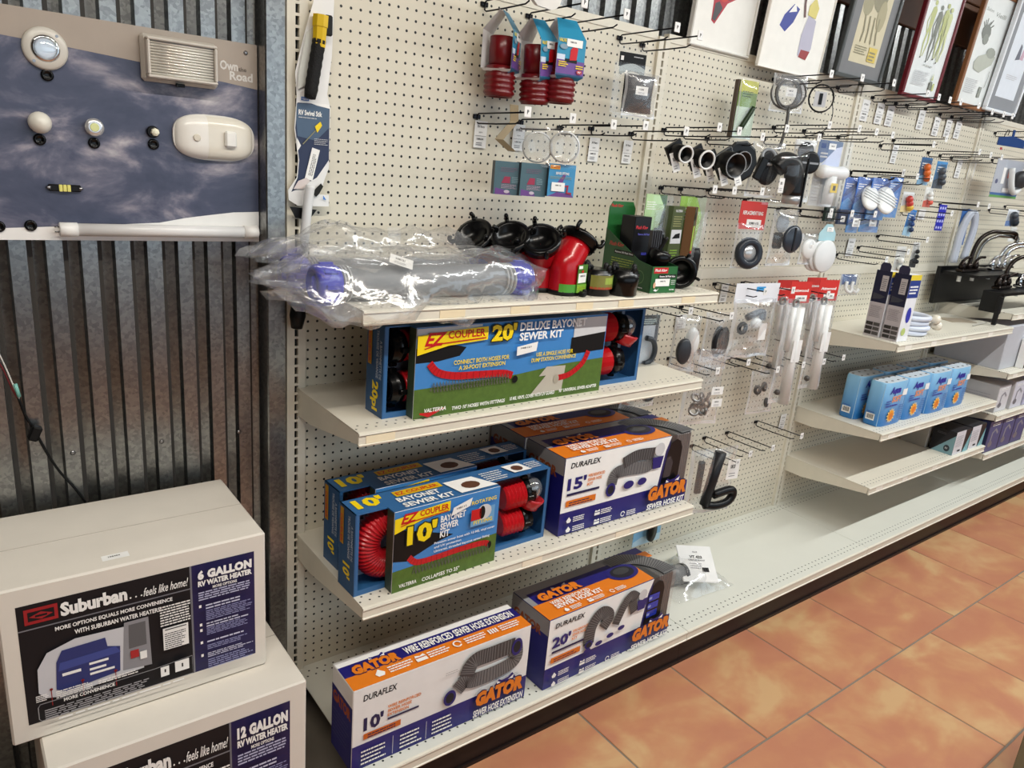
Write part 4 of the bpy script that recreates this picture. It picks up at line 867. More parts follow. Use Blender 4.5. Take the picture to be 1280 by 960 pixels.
# black blisters by the second upright
q = at(790, 75, Y=-.10); t = thing('blister_pack', 'small clear blister with black strip inside, above the black bag', 'blister pack', (q.x, -.10, q.z), rz=R(-12))
MB().rbox((-.052, -.004, -.062), (.052, .004, .042), FILM2, .003).build('blister', t); MB().box((-.046, -.006, -.022), (.046, -.003, .018), M_BLACK).build('insert', t); MB().grid(lambda u, v: Vector((-.045+.09*u, -.007-.002*math.sin(3.1*u), -.045+.022*v+.012*math.sin(3.1*u))), 10, 3, mat('b8b8b0', .2, .6)).build('chrome_strip', t)
p = Print((-.043, -.0062, -.005), (1, 0, 0), (0, 0, 1)); p.rect(.0, .0, .010, .012, INKW); p.lines(.045, .012, .035, .005, 1, PALE, .5, 3); p.build('insert_print', t)
q = at(796, 118, Y=-.12); t = thing('bagged_black_cloth', 'black folded cloth in a clear clamshell with white sticker', 'packaged cover', (q.x, -.12, q.z), rz=R(-14))
mb = MB().grid(lambda u, v: Vector(((u-.5)*.095*(1-.08*math.sin(3.1*v)), -.014-.016*math.sin(3.14*u)*math.sin(3.14*v)-.004*nz((u*4, v*4, 1)), (.5-v)*.105)), 12, 12, mat('2d2d32', .35, vary=.3))
mb.grid(lambda u, v: Vector(((.5-u)*.095, .004, (.5-v)*.105)), 2, 2, M_BLACK); mb.build('black_cloth', t); sticker(t, .042, .024, (-.004, -.0325, .008), txt='11330')
MB().rbox((-.085, .004, -.062), (.048, .010, .085), FILM2, .003).build('clamshell', t); MB().box((-.083, -.012, -.072), (.040, -.008, -.058), FILM2).build('clamshell_lip', t)
poly_bag(t, .118, .125, .05, FILM, .006, 5, 'bag', 0, -.014).location = (.002, 0, .06)

# ================================================================ swivel stick hanging on the first upright
o_ = Vector((.03, -.03, 1.30)); t = thing('swivel_stick', 'long white cleaning stick with black grip and yellow valve on a printed card', 'cleaning stick', tuple(o_))
def sp_(a, b, y=-.03): return at(a, b, Y=y)-o_
cp = [(394, -6), (418, -6), (415, 70), (409, 118), (413, 135), (411, 210), (399, 243), (411, 244), (411, 258), (397, 258), (372, 257), (361, 250), (360, 238), (371, 222), (373, 200), (368, 160), (371, 120), (369, 90), (381, 40)]
V = [sp_(a, b) for a, b in cp]; mb = MB().prism([(v.x, v.z) for v in V], .0015, M_WHITE, Matrix.Translation((0, V[0].y, 0))); mb.build('backing_card', t)
y0 = V[0].y
p = Print((0, y0, 0), (1, 0, 0), (0, 0, 1)); g = lambda a, b: (sp_(a, b).x, sp_(a, b).z)
DN = mat('26304f', .4); LB = mat('6f88a8', .4)
def gp(pts, m): 
    L = [g(*q) for q in pts]
    p.poly(L[::-1], m)
gp([(372, 128), (412, 131), (411, 200), (396, 222), (372, 236), (364, 240), (372, 222), (374, 200), (369, 160)], DN)
gp([(371, 129), (411, 132), (411, 160), (395, 176), (372, 170), (370, 150)], mat('4a5f78', .4)); gp([(386, 128), (412, 131), (412, 136), (396, 132)], INKW)
gp([(371, 172), (376, 182), (371, 190)], INKW)
x0, z0 = g(373, 141); p.text('RV Swivel Stik', x0, z0-.004, .058, .012, INKW, .03); p.lines(x0, z0-.010, .058, .003, 1, PALE, .6, 2); x0, z0 = g(376, 123); p.rect(x0, z0-.004, x0+.019, z0+.004, mat('3a64a8', .4)); p.text('Camco', x0+.002, z0-.002, .015, .004, INKW, .02)
gp([(393, 158), (400, 152), (402, 157), (396, 166)], YEL); p.strip([g(394, 163), g(378, 180)], .0022, mat('8c8a6a', .4)); x0, z0 = g(392, 176); p.lines(x0, z0-.008, .036, .016, 4, PALE, .3, 4)
gp([(366, 236), (372, 226), (382, 222), (387, 226), (378, 236)], mat('d8ccc8', .4)); gp([(386, 232), (391, 236), (389, 241)], mat('2a78c8', .4)); gp([(403, 244), (407, 250), (403, 249)], mat('2a78c8', .4)); gp([(393, 236), (400, 229), (403, 233), (398, 242), (394, 246), (390, 242)], mat('1c1a14', .4))
gp([(361, 258), (395, 262), (385, 275), (368, 272)], M_BLACK)
gp([(382, 40), (395, 30), (392, 100), (371, 112), (372, 90)], mat('cfd0c8', .4)); p.build('card_print', t)
a, b = sp_(400, 27, -.05), sp_(389, 112, -.05)
MB().lathe(sp_(401, 19, -.05), (sp_(399, 51, -.05)-sp_(401, 19, -.05)), [(0, .0185), (.025, .0185), (.026, .0165), (.068, .0155)], mat('d8b40c', .35), 8, smooth=False).build('yellow_valve', t)
gr = MB().lathe(sp_(399, 50, -.05), b-sp_(399, 50, -.05), [(0, .0155), (.008, .0155), (.009, .0145)]+[(.01+k*.009, .0145+.0012*(k % 2)) for k in range(13)]+[(.130, .013), (.132, .006)], mat('1a1a1b', .7, vary=.5, scale=300, bump=.6), 14); gr.build('grip', t)
c = sp_(410, 32, -.05); MB().rbox((c.x-.008, c.y-.006, c.z-.022), (c.x+.010, c.y+.006, c.z+.022), M_BLACK, .003).build('trigger', t)
MB().tube([sp_(388, 232, -.05), sp_(384, 262, -.05), sp_(374, 372, -.05)], .0115, mat('dcdcdc', .35), 12, 4).build('tube', t)
MB().lathe(sp_(374, 370, -.05), sp_(371, 408, -.05)-sp_(374, 370, -.05), [(0, .012), (.004, .017), (.05, .020), (.082, .014)], M_BLACK, 12).build('rubber_end', t)
s = Print(g(390, 226)[0:1]+(y0,)+g(390, 226)[1:2], (.25, 0, 1), (-1, 0, .25)); s.l = 8; s.rect(0, 0, .075, .020, INKW); s.lines(.01, .004, .055, .012, 3, INKK, .35, 3); s.build('barcode_sticker', t)

# ================================================================ bagged drain hoses on the top shelf
def bag_roll(parent, x0, x1, yc, zc, ry, rz, amp, seed, zmin=None, m=None, droop=None, nu=40, nv=30):
    def fn(u, v):
        x = x0+(x1-x0)*v; e = min(v, 1-v); k = min(1, (e/.10)**.6) if e > 0 else 0; a = 2*math.pi*u
        rr = 1+amp*3.2*(nz((x*7+seed, math.cos(a)*1.6, math.sin(a)*1.6+seed))+.5*nz((x*19+seed, math.cos(a)*4, math.sin(a)*4)))
        y = yc+ry*(.25+.75*k)*rr*math.cos(a); z = zc+rz*(.35+.65*k)*rr*math.sin(a)
        x += amp*.6*nz((math.cos(a)*3, math.sin(a)*3, seed+v*3))*(1 if e < .1 else 0)
        if droop and y < droop[0]: z -= (droop[0]-y)*droop[1]
        if zmin is not None and (droop is None or y > droop[0]): z = max(z, zmin+.002)
        return Vector((x, y, z))
    return MB().grid(fn, nu, nv, m or FILM, True, True).build('bag', parent)
def drain_hose(loc, L, r, label, seed, bagdims):
    t = thing('bagged_drain_hose', label, 'drain hose', loc, group='bagged drain hoses')
    BLU = mat('2a2fb0', .35, name='blue_plastic')
    prof = []; n = int(L/.0075)
    for i in range(n+1): prof.append((i*L/n, r*(1.0 if i % 2 else .95)*(1 if .12 < i/n < .9 else .9)))
    MB().lathe((0, 0, r), (1, 0, 0), prof, mat('7e8184', .45, name='grey_hose'), 22).build('hose', t)
    for i in (1, 2, 3):
        MB().lathe((.008*i+.004, 0, r), (1, 0, 0), [(0, r*.99), (.002, r*1.04), (.004, r*.99)], mat('b8babc', .3), 22).build('hose_ring', t); MB().lathe((L-.012*i-.004, 0, r), (1, 0, 0), [(0, r*.99), (.002, r*1.04), (.004, r*.99)], mat('b8babc', .3), 22).build('hose_ring', t)
    for s, x in ((-1, 0), (1, L)):
        f = MB().lathe((x, 0, r), (s, 0, 0), [(-.01, r*.95), (0, r*1.10), (.035, r*1.12), (.045, r*1.05), (.05, r*.8), (.02, r*.72), (.018, .001)], BLU, 24, caps=False)
        for k in range(8):
            a = 2*math.pi*k/8; T = Matrix.Translation((x+s*.018, r*1.12*math.cos(a), r+r*1.12*math.sin(a))) @ Matrix.Rotation(a, 4, 'X'); f.rbox((-.016, -.002, -.006), (.016, .004, .006), BLU, .0015, T)
        f.build('end_fitting', t, 'blue end fitting')
        MB().rbox((x+s*.050-.004, -r*.35, r*.5), (x+s*.050+.010, -r*.15, r*1.5), BLU, .003).build('lug', t)
    bag_roll(t, *bagdims)
    return t
hf = drain_hose((-.02, -.275, Z1), .50, .040, 'clear bag holding a grey ribbed drain hose with blue ends, front of the top shelf', 3, (-.12, .55, .0, .047, .10, .062, .16, 3.3, 0., FILM, (-.06, 1.0)))
sticker(hf, .055, .034, (.155, -.028, .092), (0, -.55, .83), rot=-.5, name='paper_ticket')
hbk = drain_hose((-.03, -.125, Z1), .47, .038, 'second clear bag with a grey drain hose lying behind the front one', 4, (-.09, .51, .0, .062, .085, .080, .16, 9.1, 0., FILM, None))
p = Print((.20, -.05, .10), (1, 0, 0), (0, .2, .98)); p.rect(0, 0, .035, .055, FILM3); p.build('bag_label', hbk)

# ================================================================ red elbows with black bayonet rings
def elbow(loc, rz, label, tilt=48, lab=False):
    t = thing('sewer_elbow', label, 'elbow fitting', loc, rz, group='red sewer elbows')
    r = .042; RD = mat('b0121c', .22, name='elbow_red'); T_ = R(tilt)
    P0 = Vector((0, 0, .004)); P1 = Vector((0, 0, .078)); dx = Vector((math.sin(T_), 0, math.cos(T_))); P2 = P1+dx*.074
    MB().tube([P0, (0, 0, .012), (0, 0, .045), P1+(dx-Vector((0, 0, 1)))*.0, P1+dx*.02, P2-dx*.008], r, RD, 20, 3).build('elbow_body', t)
    b = MB().lathe(P2-dx*.008, dx, [(0, r*1.02), (.001, r*1.22), (.014, r*1.24), (.015, r*1.30), (.026, r*1.30), (.028, r*1.12), (.028, r*.95), (.006, r*.9), (.0045, .001)], M_BLACKG, 26, caps=False)
    b.build('bayonet_ring', t)
    for i, q in enumerate(MB().ring(P2+dx*.012, dx, r*1.32, 4, (0, 1, .6))):
        out = (q-(P2+dx*.012)).normalized(); a = q; MB().tube([a, a+out*.008, a+out*.011+dx*.010, a+out*.006+dx*.020], .0062, M_BLACKG, 6, 3).build('hook_lug', t)
    MB().lathe((0, 0, 0), (0, 0, 1), [(0, r*.7), (.0, r*1.05), (.012, r*1.06), (.013, r*.9)], M_BLACK, 20).build('foot_ring', t)
    if lab:
        GR = mat('4a7a2c', .4); c = MB()
        c.grid(lambda u, v: Vector((math.cos(R(200+150*u))*r*1.06, math.sin(R(200+150*u))*r*1.06, .010+.022*v)), 14, 2, mat('4f9a34', .4)); c.box((-.005, -r*1.1-.001, .010), (.040, -r*1.1, .085), GR); c.build('wrap_label', t)
        p = Print((-.005, -r*1.1-.001, .010), (1, 0, 0), (0, 0, 1)); p.rect(.004, .026, .041, .052, INKW); p.text('108133', .012, .042, .022, .005, INKK, .03); p.rect(0, .0, .045, .022, mat('7cb23a', .4), False); p.rect(.002, .064, .020, .072, INKW, False); p.lines(.004, .004, .036, .014, 3, YEL, .4, 3); p.rect(.016, .054, .026, .060, RED); p.build('label_print', t)
        MB().rbox((.004, -r*1.1-.02, .0), (.020, -r*1.1-.002, .014), M_BLACK, .003).rbox((.022, -r*1.1-.012, 0), (.036, -r*1.1-.001, .018), M_BLACK, .003).build('strap_clip', t)
    return t
elbow((.500, -.115, Z1), R(206), 'red sewer elbow at the back of the cluster, ring leaning left', 50)
elbow((.548, -.185, Z1), R(220), 'red sewer elbow in the middle of the cluster with open black ring', 42)
elbow((.600, -.240, Z1), R(226), 'front red sewer elbow with the largest open ring', 42)
elbow((.640, -.300, Z1+.0), R(14), 'red sewer elbow leaning right with green label and price sticker', 38, True)
# black caps with green labels
def bay_cap(loc, label, lab=True, rz=0.):
    t = thing('black_end_plug', label, 'plug', loc, rz, group='black bayonet caps'); r = .045
    MB().lathe((0, 0, 0), (0, 0, 1), [(0, r*.94), (.002, r), (.026, r), (.028, r*1.05), (.062, r*1.05), (.064, r*.95), (.070, r*.95), (.072, r*.8), (.072, .001)], M_BLACKG, 26).build('cap_body', t)
    for i, q in enumerate(MB().ring((0, 0, .068), (0, 0, 1), r*.85, 4)): MB().tube([q, q*1.06+Vector((0, 0, .009)), q*.92+Vector((.012, 0, .013))], .0062, M_BLACK, 6, 3).build('hook_lug', t)
    if lab:
        c = MB(); f = lambda a0, a1, z0, z1, m: c.grid(lambda u, v: Vector((math.cos(R(a0+(a1-a0)*u))*r*1.07, math.sin(R(a0+(a1-a0)*u))*r*1.07, z0+(z1-z0)*v)), 12, 2, m)
        f(200, 340, .022, .058, mat('7c7a3a', .4)); f(295, 342, .022, .0585, mat('5f9a3a', .4)); f(318, 326, .026, .055, INKW); f(200, 300, .020, .026, mat('a8482a', .4)); f(250, 292, .034, .052, mat('9ab04a', .4)); c.build('wrap_label', t)
    return t
bay_cap((.715, -.262, Z1), 'black bayonet cap with green label, rear of the pair beside the red elbows'); bay_cap((.738, -.322, Z1), 'black bayonet cap with green label, front of the pair beside the red elbows', True, R(10)); 
t = bay_cap((.822, -.342, Z1), 'plain black bayonet cap without label in front of the green display carton', False)
# ================================================================ green valve display carton
GRN, GRN2, GRNL = mat('23632f', .4, name='carton_green'), mat('174522', .45), mat('4e8a3e', .4)
t = thing('valve_display_carton', 'open green counter display carton with low front and tall back holding black valves', 'display carton', (.930, -.352, Z1), R(-2)); w, d, hf_, hb_ = .108, .215, .078, .245
c = MB(); e = .0025
c.box((0, 0, 0), (w, d, e), GRN).box((0, 0, e), (w, e, hf_), GRN)
for x in (0, w-e):
    T = Matrix(((0, 1, 0, x), (1, 0, 0, 0), (0, 0, 1, 0), (0, 0, 0, 1))); c.prism([(0, .0), (d, .0), (d, .165), (.06, hf_+.01), (0, hf_)], e, GRN2, T)
c.build('tray', t)
bk = MB().prism([(0, 0), (w, 0), (w, hb_-.02), (w-.012, hb_), (.012, hb_), (0, hb_-.02)], .003, GRN, Matrix.Translation((0, d-.004, 0))).build('back_panel', t)
p = Print((0, 0, 0), (1, 0, 0), (0, 0, 1)); p.rect(.08*w, .74*hf_, .62*w, .96*hf_, RED); p.text('Flush King', .11*w, .78*hf_, .46*w, .13*hf_, INKW, .03, .2); p.rect(.28*w, .56*hf_, .95*w, .70*hf_, M_BLACK); p.text('Reverse 360 Flush Valve', .31*w, .59*hf_, .60*w, .08*hf_, INKW, .02); p.rect(.16*w, .26*hf_, .72*w, .54*hf_, INKW); p.text('108172', .35*w, .42*hf_, .2*w, .05*hf_, INKK, .03); p.disc(.14*w, .30*hf_, .05*w, mat('d8a888', .5), 8, .12*hf_); p.poly([(.12*w, .10*hf_), (.18*w, .16*hf_), (.28*w, .10*hf_), (.32*w, .2*hf_), (.22*w, .06*hf_)], INKW); p.text('VALTERRA', .72*w, .10*hf_, .2*w, .05*hf_, INKW, .02); p.lines(.76*w, .32*hf_, .18*w, .2*hf_, 4, INKW, .3, 3); p.build('front_print', t)
s = Print((0, d, 0), (0, -1, 0), (0, 0, 1)); s.text('Flush King', .10*d, .112, .30*d, .016, mat('a83a30', .4), .03, .2); s.rect(.22*d, .094, .62*d, .106, M_BLACK); s.text('Reverse 360 Flush Valve', .24*d, .097, .36*d, .006, PALE, .02); s.lines(.18*d, .05, .48*d, .036, 5, mat('8a9a3a', .4), .35, 3); s.strip([(.78*d+.019*math.cos(k*.5), .04+.019*math.sin(k*.5)) for k in range(14)], .0015, mat('6a8a5a', .4)); s.lines(.6*d, .008, .35*d, .006, 1, PALE, .5, 2); s.build('side_print', t)
q_ = Print((0, d-.004, 0), (1, 0, 0), (0, 0, 1)); q_.text('Flush King', .05*w, .225, .45*w, .012, RED, .03); q_.build('back_print', t)
t2 = thing('flush_valve_box', 'black boxed flush valve standing inside the green display carton', 'boxed valve', (.957, -.235, Z1+.004), R(-2))
MB().rbox((0, 0, 0), (.070, .06, .205), mat('17171a', .35), .002).build('carton', t2); p = Print((0, 0, 0), (1, 0, 0), (0, 0, 1)); p.text('Flush King', .006, .165, .050, .013, mat('c83038', .4), .03, .2); p.text('Reverse 360 Flush', .018, .150, .048, .006, mat('6a6ac8', .4), .02); p.rect(.040, .09, .062, .098, mat('3a3aa8', .4)); p.build('front_print', t2)
t3 = thing('flush_valve', 'black slide valve with clear bag lying in the green display carton', 'valve', (.985, -.315, Z1+.004), R(-2))
MB().lathe((0, .02, .03), (.2, -.2, 1), [(0, .026), (.05, .028), (.06, .034), (.085, .034), (.09, .02)], M_BLACKG, 20).build('valve_body', t3); MB().tube([(0, .02, .07), (.02, .01, .12), (.03, 0, .155)], .006, M_BLACK, 8, 3).build('handle', t3)
for k in range(5): MB().rbox((.0+k*.009, .03, .10), (.005+k*.009, .045, .17), mat('3a3a3e', .3), .001).build('rib', t3)
# hanging green clamshells and boxes behind
def clamshell(px, py, y, w, h, label, col, col2, prod=None, rz=0.):
    q = at(px, py, Y=y); t = thing('clamshell_pack', label, 'blister pack', (q.x, y, q.z), rz)
    MB().box((-w/2, 0, -h), (w/2, .0018, 0), mat(col, .4)).build('card', t); p = Print((-w/2, 0, -h), (1, 0, 0), (0, 0, 1)); p.poly([(0, .0), (.5*w, 0), (.9*w, h*.8), (.6*w, h), (0, h)], mat(col2, .4)); p.lines(.06*w, .75*h, .5*w, .15*h, 4, INKW, .4, int(px)); p.rect(.2*w, .1*h, .75*w, .2*h, INKW); p.build('card_print', t)
    MB().rbox((-w/2-.004, -.028, -h-.004), (w/2+.004, 0, .004), FILM2, .006).build('blister', t)
    MB().grid(lambda u, v: Vector(((u-.5)*w*.7, -.030-.006*nz((u*3, v*3, px)), -h*.15-h*.55*v)), 8, 8, FILM).build('blister_bulge', t)
    if prod: prod(t, w, h)
    return t
def pr_hooked(t, w, h): MB().lathe((w*.15, -.014, -h*.55), (0, 0, -1), [(0, w*.16), (.02, w*.2), (h*.25, w*.2), (h*.28, w*.1)], M_BLACK, 14).build('black_fitting', t)
clamshell(822, 243, -.19, .095, .185, 'clear blister on green card hanging behind the valve display carton', '4f7a3a', 'b8d8a0', pr_hooked)
clamshell(868, 246, -.16, .13, .30, 'tall clear blister on green and white card at the right end of the top shelf', 'cfd8c0', '8fb84a', pr_hooked)
t = thing('valve_box', 'tall dark green printed box hanging beside the valve display', 'box', tuple(at(850, 258, Y=-.235)), R(4)); MB().rbox((-.03, 0, -.19), (.03, .03, 0), mat('46502e', .4), .001).build('carton', t); p = Print((-.03, 0, -.19), (1, 0, 0), (0, 0, 1)); p.text('VALTERRA', .012, .172, .036, .008, PALE, .03); p.lines(.008, .128, .044, .036, 5, mat('9a9a6a', .4), .4, 3); p.rect(.004, .075, .056, .118, PALE); p.poly([(.01, .09), (.05, .092), (.048, .108), (.025, .104)], M_BLACK); p.lines(.008, .02, .04, .04, 5, mat('8ab040', .4), .4, 4); p.build('front_print', t)
t = thing('brown_sided_box', 'box with brown cardboard side and green front hanging right of the dark green one', 'box', tuple(at(872, 259, Y=-.20)), R(30)); MB().rbox((-.03, 0, -.16), (.022, .03, 0), mat('6d4a2a', .6), .001).build('carton', t); p = Print((-.03, 0, -.16), (1, 0, 0), (0, 0, 1)); p.rect(0, 0, .034, .16, mat('3a3f24', .4)); p.rect(.002, .02, .032, .10, mat('9ab83a', .4)); p.rect(.004, .01, .03, .02, RED); p.disc(.017, .13, .014, M_BLACK); p.build('front_print', t)
def big_ring(loc, label, rot):
    t = thing('black_valve_fitting', label, 'fitting', loc, rot=rot); r = .046
    MB().lathe((0, 0, 0), FY, [(0, r*.8), (.006, r), (.03, r), (.034, r*1.1), (.046, r*1.1), (.048, r*.8), (.02, r*.75), (.018, .001)], M_BLACKG, 26, caps=False).build('collar', t); MB().lathe((0, .03, 0), FY, [(0, r*.6), (.032, r*.62)], M_BLACK, 20).build('spigot', t)
    for q in MB().ring((0, -.04, 0), FY, r*1.12, 4, (.3, 0, 1)): MB().tube([q, q*1.12, q*1.1+Vector((0, -.016, 0))], .005, M_BLACK, 6, 2).build('hook_lug', t)
    return t
big_ring((1.135, -.275, Z1+.052), 'large black bayonet ring standing at the right end of the top shelf', (0, 0, R(-38)))
t = thing('small_black_fitting', 'small black fitting lying right of the big bayonet ring', 'fitting', (1.185, -.25, Z1), 0); MB().lathe((0, 0, 0), (0, 0, 1), [(0, .03), (.03, .031), (.032, .024), (.075, .022), (.076, .015)], M_BLACKG, 18).build('body', t); MB().rbox((-.034, -.01, .04), (-.018, .01, .085), M_BLACK, .003).build('tab', t)

# ================================================================ second bay: goods on peg hooks
def torus(mb, c, ax, R0, r, m, n=22, k=8, sq=1.):
    ax = Vector(ax).normalized(); c = Vector(c); ring = mb.ring(c, ax, R0, n, None, sq); vs = []; fs = []
    for q in ring:
        o = (q-c).normalized()
        vs += [q+(o*math.cos(2*math.pi*j/k)+ax*math.sin(2*math.pi*j/k))*r for j in range(k)]
    for i in range(n):
        for j in range(k): a, b = (i+1) % n, (j+1) % k; fs.append((i*k+j, i*k+b, a*k+b, a*k+j))
    return mb.add(vs, fs, m, True)
def hung(name, label, cat, px, py, y=-.12, rz=0., group=None):
    q = at(px, py, Y=y); return thing(name, label, cat, (q.x, y, q.z), rz, group)
def bagged(name, label, cat, px, py, w, h, dep, fn, y=-.12, rz=0., hd=None, group=None, film=None, amp=.006, seed=None):
    t = hung(name, label, cat, px, py, y, rz, group)
    if hd: header(t, hd[0], hd[1], mat(hd[2], .45), .0, 0., *(hd[3:]))
    fn(t); poly_bag(t, w, h, dep, film or FILM, amp, seed or px, 'bag', (hd[1]*.8 if hd else 0)); return t
BP = mat('0f0f10', .35, name='black_moulding'); BP2 = mat('1e1e21', .4); WP = mat('e4e4e2', .35, name='white_moulding'); GP = mat('8d9094', .45)
hook_row('in the long row across the black pipe flanges', tags=[(896, 159), (922, 164), (950, 171), (982, 161), (1022, 172), (1039, 157), (1073, 161), (1095, 165), (1115, 169)])
hook_row('in the row above the red ring pack', tags=[(891, 237), (920, 239), (955, 240), (996, 253), (1037, 265), (1063, 267), (1092, 268)])
hook_row('in the row carrying the red headed pump bags', tags=[(954, 365), (993, 363), (1035, 368)])
hook_row('in the short pair right of the top shelf', tags=[(864, 389), (916, 395)])
hook_row('in the row across the bag of metal fittings', tags=[(896, 464), (936, 453), (973, 462), (1006, 456), (1031, 452), (1055, 447)])
hook_row('in the lowest row above the black wand', bases=[(863, 557), (879, 547), (910, 540), (944, 527)])
hook_row('tucked under the framed prints beside the cable coils', bases=[(968, 100), (1006, 104), (1048, 110)])
# green slim pack
t = hung('slim_blister_pack', 'slim green and white pack with a black tool under the framed prints', 'blister pack', 938, 101, -.10, R(-10)); w, h = .085, .19
MB().box((-w/2, 0, -h), (w/2, .0015, 0), mat('7a9a4a', .4)).box((-w/2-.006, .002, -h), (-w/2+.012, .02, .0), mat('4a3a2c', .5)).build('card', t); p = Print((-w/2, 0, -h), (1, 0, 0), (0, 0, 1)); p.rect(0, 0, w, .55*h, mat('cfe0cc', .4)); p.rect(0, .8*h, w, h, mat('c8c848', .4), False); p.lines(.2*w, .72*h, .6*w, .12*h, 3, mat('3a5a28', .4), .5, 3); p.build('card_print', t)
MB().tube([(-.022, -.012, -.16), (.006, -.014, -.11), (.022, -.012, -.085)], .009, mat('1e3018', .35), 10, 3).build('black_tool', t); poly_bag(t, w, h, .03, FILM, .004, 3)
# cable coils
t = hung('cable_coil', 'grey cable coil with white tag and hanging black plug lead', 'cable', 985, 117, -.09, R(-30)); mb = MB()
for k in range(5): torus(mb, (-.012+.006*k, .0, .003*math.sin(k*2)), (.25*math.sin(k), -1, .1), .050+.003*math.cos(k*3), .0035, mat('4c4a48', .45))
mb.build('coil', t); MB().tube([(.01, -.005, -.045), (.012, -.006, -.12), (.0, -.006, -.20)], .006, mat('4c4a48', .45), 8, 3).build('lead', t); sticker(t, .040, .030, (.006, -.012, .004)); poly_bag(t, .13, .13, .04, FILM3, .006, 4).location = (0, 0, .065)
t = hung('thin_cable_coil', 'thin black cable ring with loose tail, right of the grey coil', 'cable', 1027, 123, -.10, R(-35)); mb = MB()
for k in range(3): torus(mb, (0, .003*k, 0), (.05*k, -1, .03*k), .048+.0012*k, .0022, BP)
mb.build('coil', t); MB().tube([(.046, 0, -.015), (.050, -.01, -.06), (.03, -.02, -.11), (-.02, -.02, -.135), (-.07, -.02, -.15)], .0018, BP, 6, 4).build('tail', t); MB().box((-.026, .004, -.03), (.020, .006, .024), PALE).box((-.008, .001, -.022), (.004, .004, .018), BP).build('card', t)
price_card(1004, 114, 'white price ticket between the two cable coils', 0, .042, .075)
# black pipe flanges
def flange(px, py, y, label, r, plate, sides, white=False, L=.05, rz=R(-14), st=True, ax=(0, -1, -.12)):
    t = hung('pipe_flange', label, 'pipe flange', px, py, y, rz, 'black pipe flanges')
    MB().lathe((0, .02, 0), FY, [(0, plate), (.008, plate), (.010, plate*.9)], BP, sides, smooth=False, ref=(.2, 0, 1)).build('flange_plate', t)
    MB().lathe((0, .012, 0), ax, [(0, r*1.02), (L, r), (L+.001, r*.86), (L*.3, r*.82), (L*.3, .001)], BP, 24, caps=False).build('pipe', t)
    if white: torus(MB(), Vector((0, .012, 0))+Vector(ax).normalized()*L, ax, r*.95, r*.12, WP, 26).build('white_rim', t)
    else: torus(MB(), Vector((0, .012, 0))+Vector(ax).normalized()*L, ax, r*.95, r*.05, GP, 26).build('rim', t)
    if st: sticker(t, .028, .060, (-plate*.35, -.012, -plate*.75), (-.3, -1, .1), rot=.35)
    return t
flange(848, 190, -.16, 'leftmost black flange with white rimmed pipe and dangling ticket', .026, .044, 4, True, .055); flange(874, 197, -.18, 'second black flange with white rimmed pipe beside the leftmost one', .029, .046, 4, True, .055)
flange(891, 203, -.14, 'small black flange half hidden between white rimmed and large ones', .022, .046, 4, False, .02); flange(910, 204, -.20, 'black square flange with a wide open pipe', .040, .058, 4, False, .055); flange(929, 202, -.17, 'large black rounded flange with ticket at its lower corner', .036, .070, 9, False, .012)
def c_vent(t):
    MB().lathe((0, -.01, -.085), FY, [(0, .062), (.012, .062), (.016, .05), (.016, .002)], BP2, 22, sq=.7).build('vent_cover', t); torus(MB(), (-.01, -.03, -.05), (0, -1, .3), .026, .006, GP).build('ring', t); MB().rbox((-.02, -.045, -.14), (.01, -.03, -.06), BP, .004, Matrix.Rotation(R(20), 4, 'Y')).build('latch', t)
bagged('bagged_vent_cover', 'black vent cover in a clear bag beside the pipe flanges', 'vent cover', 962, 178, .13, .19, .05, c_vent, -.14, R(-25))
t = hung('black_pipe_elbow', 'large black pipe elbow with chrome lower end', 'pipe elbow', 988, 196, -.20, R(-25)); MB().tube([(-.055, -.01, -.045), (-.03, -.01, -.02), (.005, -.01, -.025), (.022, -.01, -.065), (.026, -.01, -.13)], .034, BP, 18, 4).build('elbow_body', t); MB().lathe((.027, -.01, -.13), (0, 0, -1), [(0, .032), (.03, .032), (.031, .025)], mat('a8a8a8', .3, .5), 18).build('chrome_end', t); MB().rbox((.055, -.03, -.17), (.063, -.02, 0), BP, .002).build('strap', t); sticker(t, .02, .05, (-.045, -.05, -.10)); poly_bag(t, .15, .20, .09, FILM2, .008, 12).location = (-.01, -.01, .03)
def c_disc(t): MB().lathe((.01, -.02, -.08), FY, [(0, .040), (.012, .040), (.014, .034), (.014, .002)], BP, 24).build('black_cap', t); MB().lathe((.0, 0, -.04), FY, [(0, .034), (.010, .032)], BP2, 20).build('grey_cap', t); MB().box((-.03, -.0345, -.085), (.044, -.034, -.078), GP).build('stripe', t); header(t, .09, .035, M_WHITE, 0, 0, None, None, name='top_card')
bagged('black_cap_bag', 'clear bag with shiny black round cap and white instruction slip', 'cap', 1009, 175, .10, .225, .04, c_disc, -.14, R(-20))
t = hung('shower_arm_pack', 'white T shaped plastic fitting on a tall white and blue card', 'packaged fitting', 1040, 176, -.15, R(-12)); w, h = .125, .245
MB().box((-w/2, 0, -h), (w/2, .0015, 0), M_WHITE).build('card', t); p = Print((-w/2, 0, -h), (1, 0, 0), (0, 0, 1)); SL = mat('5f7396', .4); p.poly([(0, .66*h), (.25*w, .66*h), (.9*w, .92*h), (w, .93*h), (w, h), (0, h)], SL); p.poly([(.12*w, .55*h), (w, .55*h), (w, .93*h), (.75*w, .90*h), (.4*w, .72*h)], mat('c4cbe4', .4)); p.rect(.1*w, .88*h, .3*w, .95*h, mat('2a4a88', .4)); p.rect(.42*w, .87*h, .72*w, .96*h, INKW); p.text('108218', .5*w, .91*h, .15*w, .02*h, INKK, .03); p.lines(.12*w, .74*h, .32*w, .10*h, 2, PALE, .5, 4); p.lines(.05*w, .08*h, .3*w, .35*h, 7, PALE, .3, 5); p.build('card_print', t)
